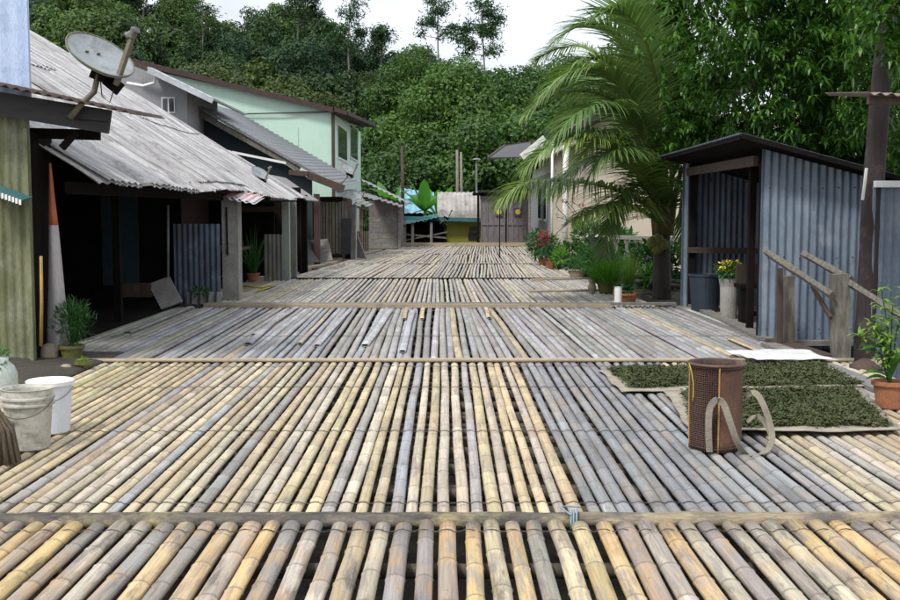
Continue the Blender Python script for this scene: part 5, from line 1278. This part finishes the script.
def mango():
    rg = random.Random(21)
    t = thing('mango_tree', (6.3, 18.4, -.5), 'dense tree with long glossy drooping leaves towering over the zinc shed', 'tree')
    mb = MB(); base = V((6.3, 18.4, -.5))
    mb.tube([base, base+V((.1, 0, 1.5)), base+V((0, 0, 3.4)), base+V((-.2, 0, 5.5))], [.28, .24, .2, .12], 10)
    lf = MB()
    tips = []
    for i in range(120):
        a = rg.uniform(0, 6.28); el = rg.uniform(-.35, 1.2); d = V((math.cos(a)*math.cos(el), math.sin(a)*math.cos(el)*.8, math.sin(el)))
        s = base+V((0, 0, rg.uniform(2.4, 4.8))); e = s+V((d.x*rg.uniform(2, 4.2), d.y*rg.uniform(1.5, 2.8), d.z*rg.uniform(1, 2.6)))
        if i < 60 and e.x > 4.3: mb.tube([s, s.lerp(e, .5)+V((0, 0, .2)), e], [.06, .04, .015], 6)
        tips.append(e)
    mb.build('trunk', M['trunk'], t, True)
    def whorl(p, n, L_):
        ax = V((rg.gauss(0, .5), rg.gauss(0, .5)-.3, rg.gauss(-.1, .6))).normalized()
        s1 = ax.cross(V((.3, .2, 1))).normalized(); s2 = ax.cross(s1)
        for k in range(n):
            a = 6.283*k/n+rg.uniform(-.4, .4); d = (s1*math.cos(a)+s2*math.sin(a)+ax*rg.uniform(.1, .9)).normalized()
            lf.leaf(p+ax*rg.uniform(-.05, .05), d, (0, 0, 1), L_*rg.uniform(.55, 1.25), .046*rg.uniform(.7, 1.3), rg.uniform(.3, 1.7), 2, fold=.15)
    # crown surface: lumps of whorls
    lumps = []
    for i in range(120):
        px = rg.uniform(690, 960); top = -140; py = rg.uniform(top, 168); Yd = rg.uniform(15.6, 19.5)
        if px < 690 and py > 120: continue
        if px < 670 and py > 70 and rg.random() < .5: continue
        if py > 130 and Yd < 17.6: Yd = 17.8+rg.random()
        lumps.append((P(px, py, Yd), rg.uniform(.45, .85)))
    for px in range(684, 960, 16): lumps.append((P(px, rg.uniform(125, 165), rg.uniform(17.9, 18.8)), .6))
    for (px, py) in ((678, 60), (682, 95), (675, -20), (685, 130), (675, 40), (690, 140), (680, 0), (682, 20), (700, 60), (695, 95), (730, 40), (740, 80), (770, 50), (760, 15), (800, 70), (830, 40)): lumps.append((P(px, py, 18.3+rg.random()), .5))
    for (px, py) in ((640, 30), (650, 70), (655, 110), (645, -20), (660, 140), (662, 0)): lumps.append((P(px, py, 21+rg.random()), .5))
    for (px, py, Yq) in ((905, -10, 11.2), (895, 30, 11.1), (925, 40, 11.3), (900, -60, 11.2), (940, 0, 12.5), (915, 80, 13.5), (930, 130, 14), (905, 150, 14.5), (870, 10, 14), (880, 60, 14.5), (868, 120, 15), (895, 170, 15.2)): lumps.append((P(px, py, Yq), .4))
    for c, r_ in lumps:
        for k in range(56):
            d = V((rg.gauss(0, 1), rg.gauss(0, 1)-.35, rg.gauss(0, 1))).normalized(); whorl(c+d*r_*rg.uniform(.5, 1.08), 8, .165)
    lf.build('crown', M['lf_mango'], t)
mango()

# ================================================================ hillside forest
ROWS = [(148, 0), (132, 1), (116, 2), (100, 3), (86, 4)]
def lerp1(x, tab):
    for (a, b), (c, d) in zip(tab, tab[1:]):
        if x <= c: return b+(d-b)*(max(a, x)-a)/(c-a)
    return tab[-1][1]
SKY = [(-200, -80), (0, -50), (60, -34), (120, -22), (180, -8), (235, 8), (270, 14), (300, 2), (335, 22), (380, 52), (420, 48), (470, 62), (520, 74), (600, 70), (700, 60), (1100, 30)]
def top_py(px, r): return lerp1(px, SKY)+[0, 22, 48, 78, 108][r]
TH = 11.5
def zt(X, Y):
    px = 446+X/Y*F
    if Y < 62: return -.8
    pts = [(62, -.8)]+[(ROWS[r][0], max(-.8, P(px, top_py(px, r), ROWS[r][0]).z-TH)) for r in (4, 3, 2, 1, 0)]+[(175, P(px, top_py(px, 0), 148).z-TH+1), (400, 0)]
    return lerp1(Y, pts)
mb = MB(); XS = [-110+i*4 for i in range(56)]; YS_ = [60+i*4 for i in range(40)]
mb.v = [(x, y, zt(x, y)+.4*mnoise.noise(V((x*.1, y*.1, 0)))-.15) for y in YS_ for x in XS]; n = len(XS)
mb.f = [(j*n+i, j*n+i+1, (j+1)*n+i+1, (j+1)*n+i) for j in range(len(YS_)-1) for i in range(n-1)]
struct(mb.build('hillside', M['hill'], None, True))

def crown_mesh(name, seed, R_, nclump, per, leaf, cR, mat, lo=-.35, fill=.25):
    rg = random.Random(seed); mb = MB()
    for i in range(nclump):
        d = V((rg.gauss(0, 1), rg.gauss(0, 1), rg.gauss(0, 1))).normalized()
        if d.z < lo: d.z = -d.z*.5
        k = rg.uniform(.55, 1)*(1+.3*mnoise.noise(d*1.8+V((seed*2, 0, 0))))
        c = V((d.x*R_[0]*k, d.y*R_[1]*k, d.z*R_[2]*k)); cr = cR*rg.uniform(.6, 1.35)
        for j in range(int(per*(cr/cR)**2)):
            e = V((rg.gauss(0, 1), rg.gauss(0, 1), rg.gauss(.25, 1))).normalized()
            q = (rg.uniform(.2, 1) if rg.random() < fill else rg.uniform(.82, 1.12))*(1+.25*mnoise.noise(e*3+c))
            p = c+V((e.x*cr*q, e.y*cr*q, e.z*cr*q*.72)); nrm = (e+V((rg.gauss(0, .42), rg.gauss(0, .42), rg.gauss(.25, .42)))).normalized()
            s1 = nrm.cross(V((rg.gauss(0, 1), rg.gauss(0, 1), rg.gauss(0, 1)))).normalized(); s2 = nrm.cross(s1); L_ = leaf*rg.uniform(.6, 1.3)
            n0 = len(mb.v); mb.v += [tuple(p-s1*L_*.5), tuple(p+s2*L_*.28-s1*.02), tuple(p+s1*L_*.5-nrm*L_*.12), tuple(p-s2*L_*.28)]; mb.f.append((n0, n0+1, n0+2, n0+3))
    return mb.build(name, mat)
def trunk_mesh(seed, H_, r, branches, R_, mat=None, z0=.35):
    rg = random.Random(seed); mb = MB(); pts = [V((rg.gauss(0, .08)*i, rg.gauss(0, .08)*i, H_*i/5)) for i in range(6)]
    mb.tube(pts, [r*(1.25-i*.2) for i in range(6)], 8)
    for i in range(branches):
        a = rg.uniform(0, 6.28); s = pts[rg.choice([2, 3, 4])]; e = s+V((math.cos(a)*R_[0]*rg.uniform(.4, .85), math.sin(a)*R_[1]*rg.uniform(.4, .85), rg.uniform(.2, .7)*R_[2]))
        mb.tube([s, s.lerp(e, .5)+V((0, 0, -.2)), e], [r*.45, r*.3, r*.1], 5)
    return mb.build('trunk', mat or M['trunk'])
def make_tree(name, label, cat, loc, seed, R_, H_, nclump, per, leaf, cR, mat, color, group='trees on the forested hill', branches=9, r=.28, tm=None, lo=-.35, fill=.25):
    t = thing(name, (0, 0, 0), label, cat, group)
    c = crown_mesh('crown', seed, R_, nclump, per, leaf, cR, mat, lo, fill); c.parent = t; c.location = (0, 0, H_-R_[2]); c.color = (*color, 1)
    k = trunk_mesh(seed, H_-R_[2]*.6, r, branches, R_, tm); k.parent = t
    t.location = loc; return t
protos = []
specs = [('round', (4.2, 4.2, 4.4), 26, 480, .34, 1.9), ('broad', (5.2, 5.0, 3.4), 30, 430, .38, 1.8), ('tall', (3.0, 3.0, 5.4), 30, 380, .32, 1.45), ('shaggy', (4.2, 4.0, 4.8), 60, 190, .50, 1.05), ('loose', (4.8, 4.4, 4.6), 26, 230, .46, 1.3)]
def zone(px):
    for lim, s in ((60, 'above the left edge of the long weathered roof'), (130, 'behind the large satellite dish'), (200, 'above the grey house'), (270, 'above the green gable'), (340, 'above the green house eave'), (420, 'right of the green house roof'), (500, 'above the middle of the lane'), (600, 'above the palm fronds'), (5000, 'behind the glossy tree')):
        if px < lim: return s
shade = {0: 'dark', 1: 'mid green', 2: 'light green', 3: 'olive'}
COLS = {0: (.55, .68, .8), 1: (1.0, 1.02, .85), 2: (1.75, 1.55, .85), 3: (1.6, 1.2, .7)}
items = []
rg = random.Random(77)
for Yr, r_ in ROWS:
    px = -60+rg.uniform(0, 20)
    while px < 700:
        X = (px-446)/F*Yr; si = rg.randrange(5); sh_ = rg.choices([0, 1, 2, 3], [4, 4, 2, 1.5])[0]
        items.append([px, Yr+rg.uniform(-4, 4), r_, si, sh_, rg.uniform(.85, 1.12)])
        px += rg.uniform(26, 42)*(148/Yr)**.6
rown = ['on the skyline', 'below the skyline', 'high on slope', 'mid slope', 'low on slope']
sizen = ['round', 'broad', 'tall', 'shaggy', 'loose']
# unique labels: ordinal among identical descriptions
from collections import defaultdict
grp = defaultdict(list)
for it in items: grp[(it[2], zone(it[0]), it[3], it[4])].append(it)
lab = {}
for k_, lst in grp.items():
    lst.sort(key=lambda q: q[0])
    for i, it in enumerate(lst):
        s = f'{shade[k_[3]]} {sizen[k_[2]]} tree {rown[k_[0]]}, {k_[1]}'
        if len(lst) > 1: s = ['leftmost ', 'second ', 'third ', 'fourth '][i]+s if i < len(lst)-1 or len(lst) > 2 else 'rightmost '+s
        s = s.replace(' loose tree', ' loose tree').replace('mid green', 'green')
        lab[id(it)] = s
first = {}
for it in items:
    px, Y, r_, si, sh_, sz = it
    X = (px-446)/F*Y; topz = P(px, top_py(px, r_)+rg.uniform(-8, 8), Y).z; base = topz-TH*sz
    base = min(base, zt(X, Y)); 
    s_z = (topz-base)/TH
    if si not in first:
        nm, R_, nc, per, lf_, cR = specs[si]
        t = make_tree('forest_tree', '', 'tree', (X, Y, base), 100+si, R_, TH, nc, per, lf_, cR, M['lf_hill'], COLS[sh_], tm=M['trunk_pale'] if si in (2, 3, 4) else None, branches=14); first[si] = t
    else: t = copy_tree(first[si])
    t['label'] = lab[id(it)]; t.location = (X, Y, base); t.rotation_euler = (0, 0, rg.uniform(0, 6.28)); t.scale = (sz, sz, s_z)
    for c_ in kids(t):
        if c_.name.startswith('crown'):
            q = rg.uniform(.75, 1.25); c_.color = (COLS[sh_][0]*q, COLS[sh_][1]*q, COLS[sh_][2]*q, 1)
# nearer broad trees behind the lane's end
def near_tree(px, toppy, Y, R_, label, seed, color, nclump=90, per=520, leaf=.27, cR=1.25, sc_=1, mat='lf_big', H_=None, tm=None, z=-.8, **kw):
    X = (px-446)/F*Y; top = P(px, toppy, Y).z; H_ = top-z
    return make_tree('broadleaf_tree', label, 'tree', (X, Y, z), seed, R_, H_, nclump, per, leaf, cR, M[mat], color, 'broad trees beyond the end of the lane', r=.25, tm=tm, **kw)
near_tree(455, 72, 70, (4.6, 4, 5.6), 'large bright broadleaf tree at the centre beyond the lane', 301, (1.25, 1.2, .9), nclump=120)
near_tree(540, 66, 74, (4.6, 4, 5.8), 'large dark broadleaf tree right of the central bright one', 302, (.85, .95, .8), nclump=120)
near_tree(395, 118, 72, (3.6, 3.4, 4.2), 'smaller dark tree between the green house and the central tree', 303, (.7, .85, .75), nclump=70)
near_tree(500, 120, 64, (3.2, 2.6, 3.6), 'mid green tree low in front of the central pair', 304, (.95, 1.0, .8), nclump=60)
near_tree(430, 150, 66, (3.0, 2.6, 3.0), 'low dark tree right behind the banana plant', 305, (.7, .8, .7), nclump=50)
near_tree(590, 110, 68, (4.2, 3.6, 4.8), 'dark tree behind the cream house and palm', 306, (.75, .9, .75), nclump=80)
near_tree(620, 60, 80, (4.2, 3.6, 4.8), 'taller tree behind the palm at the right of the sky gap', 310, (.8, .9, .75), nclump=80)
near_tree(425, 40, 96, (4.6, 4, 6.0), 'tall rounded olive tree rising to the skyline behind the central tree', 307, (1.0, 1.0, .75), nclump=110, z=2)
# thin emergent trees
def emergent(px, toppy, Y, label, seed, w=1.6, h=4.5, color=(.75, .85, .85), n=26):
    X = (px-446)/F*Y; top = P(px, toppy, Y).z; z0 = min(zt(X, Y), top-13); H_ = top-z0; rg = random.Random(seed)
    t = thing('slender_tree', (X, Y, z0), label, 'tree', 'thin trees standing above the skyline')
    mb = MB(); lf = MB(); tr = [V((X+.25*math.sin(i*.8+seed), Y, z0+H_*i/8*.97)) for i in range(9)]
    mb.tube(tr, [.2-.02*i for i in range(9)], 7)
    for i in range(n):
        u = rg.uniform(0, 1); s = tr[0].lerp(tr[8], 1-h/H_+u*h/H_*.85); s.x = s.x; a = rg.uniform(0, 6.28); L_ = w*rg.uniform(.4, 1)*(1-.5*u); e = s+V((math.cos(a)*L_, math.sin(a)*L_, rg.uniform(-.1, 1.0))); sg_ = rg.uniform(.3, .62)
        mb.tube([s, s.lerp(e, .6)+V((0, 0, -.1)), e], [.05, .03, .015], 4)
        for j in range(110):
            p = e+V((rg.gauss(0, sg_), rg.gauss(0, sg_), rg.gauss(0, sg_*.7))); lf.leaf(p, (rg.gauss(0, 1), rg.gauss(0, 1), rg.gauss(-.3, .6)), (rg.gauss(0, 1), rg.gauss(0, 1), 1), .42, .24, .4, 1)
    mb.build('trunk', M['trunk_pale'], t, True); lf.build('crown', M['lf_hill'], t, color=color)
emergent(483, -14, 120, 'tallest slender tree against the sky right of centre', 11, 2.8, 7.0, (.9, 1.05, 1.1), 30)
emergent(440, -8, 124, 'slender tree half hidden against the sky left of the tallest one', 12, 2.8, 5, (.9, 1.05, 1.1), 18)
emergent(352, -12, 126, 'slender feathery tree against the sky left of the sky gap', 13, 2.8, 6.5, (.95, 1.1, 1.1), 22)
emergent(382, 20, 128, 'short thin tree at the edge of the sky gap', 14, 1.6, 4, (.9, 1, 1), 16)
emergent(300, -25, 132, 'dark spreading slender tree above the green gable', 15, 3.2, 6, (.7, .75, .8), 28)
emergent(205, -10, 128, 'sparse pale trunked tree above the grey house roof', 16, 2.8, 6, (1.3, 1.3, 1.0), 20)
# undergrowth: too many bushes to count
rg = random.Random(9); mb = MB()
for i in range(420):
    px = rg.uniform(330, 640); Y = rg.uniform(62, 84); X = (px-446)/F*Y; c = V((X, Y, zt(X, Y)+rg.uniform(.2, 1.6)))
    for j in range(110):
        e = V((rg.gauss(0, 1), rg.gauss(0, 1), rg.gauss(0, 1))).normalized(); mb.leaf(c+V((e.x*1.1, e.y*1.1, e.z*.9)), e+V((0, 0, .4)), (rg.gauss(0, .4), rg.gauss(0, .4), 1), .32, .14, .4, 1)
o = mb.build('undergrowth', M['lf_hill'], color=(.6, .75, .6)); tag(o, 'dark undergrowth beneath the trees beyond the lane', 'undergrowth', None, 'stuff')

# ================================================================ light
w = bpy.data.worlds.new('World'); sc.world = w; w.use_nodes = True; nt = w.node_tree; nt.nodes.clear()
out = nt.nodes.new('ShaderNodeOutputWorld'); bg = nt.nodes.new('ShaderNodeBackground'); sky = nt.nodes.new('ShaderNodeTexSky'); sky.sky_type = 'NISHITA'; sky.sun_disc = False
EL, AZ = 53, -35     # sun high, behind the camera's left
sky.sun_elevation = R(EL); sky.sun_rotation = R(180+35); sky.air_density = 1.2; sky.dust_density = 2.5
tc = nt.nodes.new('ShaderNodeTexCoord'); mp = nt.nodes.new('ShaderNodeMapping'); mp.inputs['Scale'].default_value = (1, 1, 2.2); nt.links.new(tc.outputs['Generated'], mp.inputs[0])
nz = nt.nodes.new('ShaderNodeTexNoise'); nz.inputs['Scale'].default_value = 2.6; nz.inputs['Detail'].default_value = 7; nz.inputs['Roughness'].default_value = .55; nt.links.new(mp.outputs[0], nz.inputs['Vector'])
mr = nt.nodes.new('ShaderNodeMapRange'); mr.inputs[1].default_value = .36; mr.inputs[2].default_value = .6; mr.inputs[3].default_value = .72; mr.inputs[4].default_value = 1; nt.links.new(nz.outputs['Fac'], mr.inputs[0])
mx = nt.nodes.new('ShaderNodeMix'); mx.data_type = 'RGBA'; mx.inputs[7].default_value = (5.9, 6.15, 6.6, 1); nt.links.new(mr.outputs[0], mx.inputs[0]); nt.links.new(sky.outputs[0], mx.inputs[6])
sx = nt.nodes.new('ShaderNodeSeparateXYZ'); nt.links.new(tc.outputs['Generated'], sx.inputs[0])
gr = nt.nodes.new('ShaderNodeMapRange'); gr.inputs[1].default_value = .15; gr.inputs[2].default_value = 1; gr.inputs[3].default_value = 1.25; gr.inputs[4].default_value = 1.75; nt.links.new(sx.outputs[2], gr.inputs[0])
vm = nt.nodes.new('ShaderNodeVectorMath'); vm.operation = 'SCALE'; nt.links.new(mx.outputs[2], vm.inputs[0]); nz2 = nt.nodes.new('ShaderNodeTexNoise'); nz2.inputs['Scale'].default_value = 4.5; nz2.inputs['Detail'].default_value = 6; nz2.inputs['Distortion'].default_value = .6; nt.links.new(mp.outputs[0], nz2.inputs['Vector'])
m2 = nt.nodes.new('ShaderNodeMapRange'); m2.inputs[1].default_value = .35; m2.inputs[2].default_value = .65; m2.inputs[3].default_value = .90; m2.inputs[4].default_value = 1.28; nt.links.new(nz2.outputs['Fac'], m2.inputs[0])
mm = nt.nodes.new('ShaderNodeMath'); mm.operation = 'MULTIPLY'; nt.links.new(gr.outputs[0], mm.inputs[0]); nt.links.new(m2.outputs[0], mm.inputs[1]); nt.links.new(mm.outputs[0], vm.inputs['Scale']); nt.links.new(vm.outputs[0], bg.inputs[0]); bg.inputs[1].default_value = .10; nt.links.new(bg.outputs[0], out.inputs[0])
sl = bpy.data.lights.new('sun', 'SUN'); sl.energy = 2.3; sl.angle = R(10); sl.color = (1, .965, .91); so = bpy.data.objects.new('sun', sl); C.objects.link(so)
sd = V((-math.sin(R(35))*math.cos(R(EL)), -math.cos(R(35))*math.cos(R(EL)), math.sin(R(EL))))   # towards the sun
so.rotation_euler = sd.to_track_quat('Z', 'Y').to_euler(); so.location = sd*60
vs_ = sc.view_settings; vs_.view_transform = 'Standard'; vs_.look = 'None'; vs_.exposure = 0.42; vs_.gamma = 1; vs_.use_curve_mapping = False
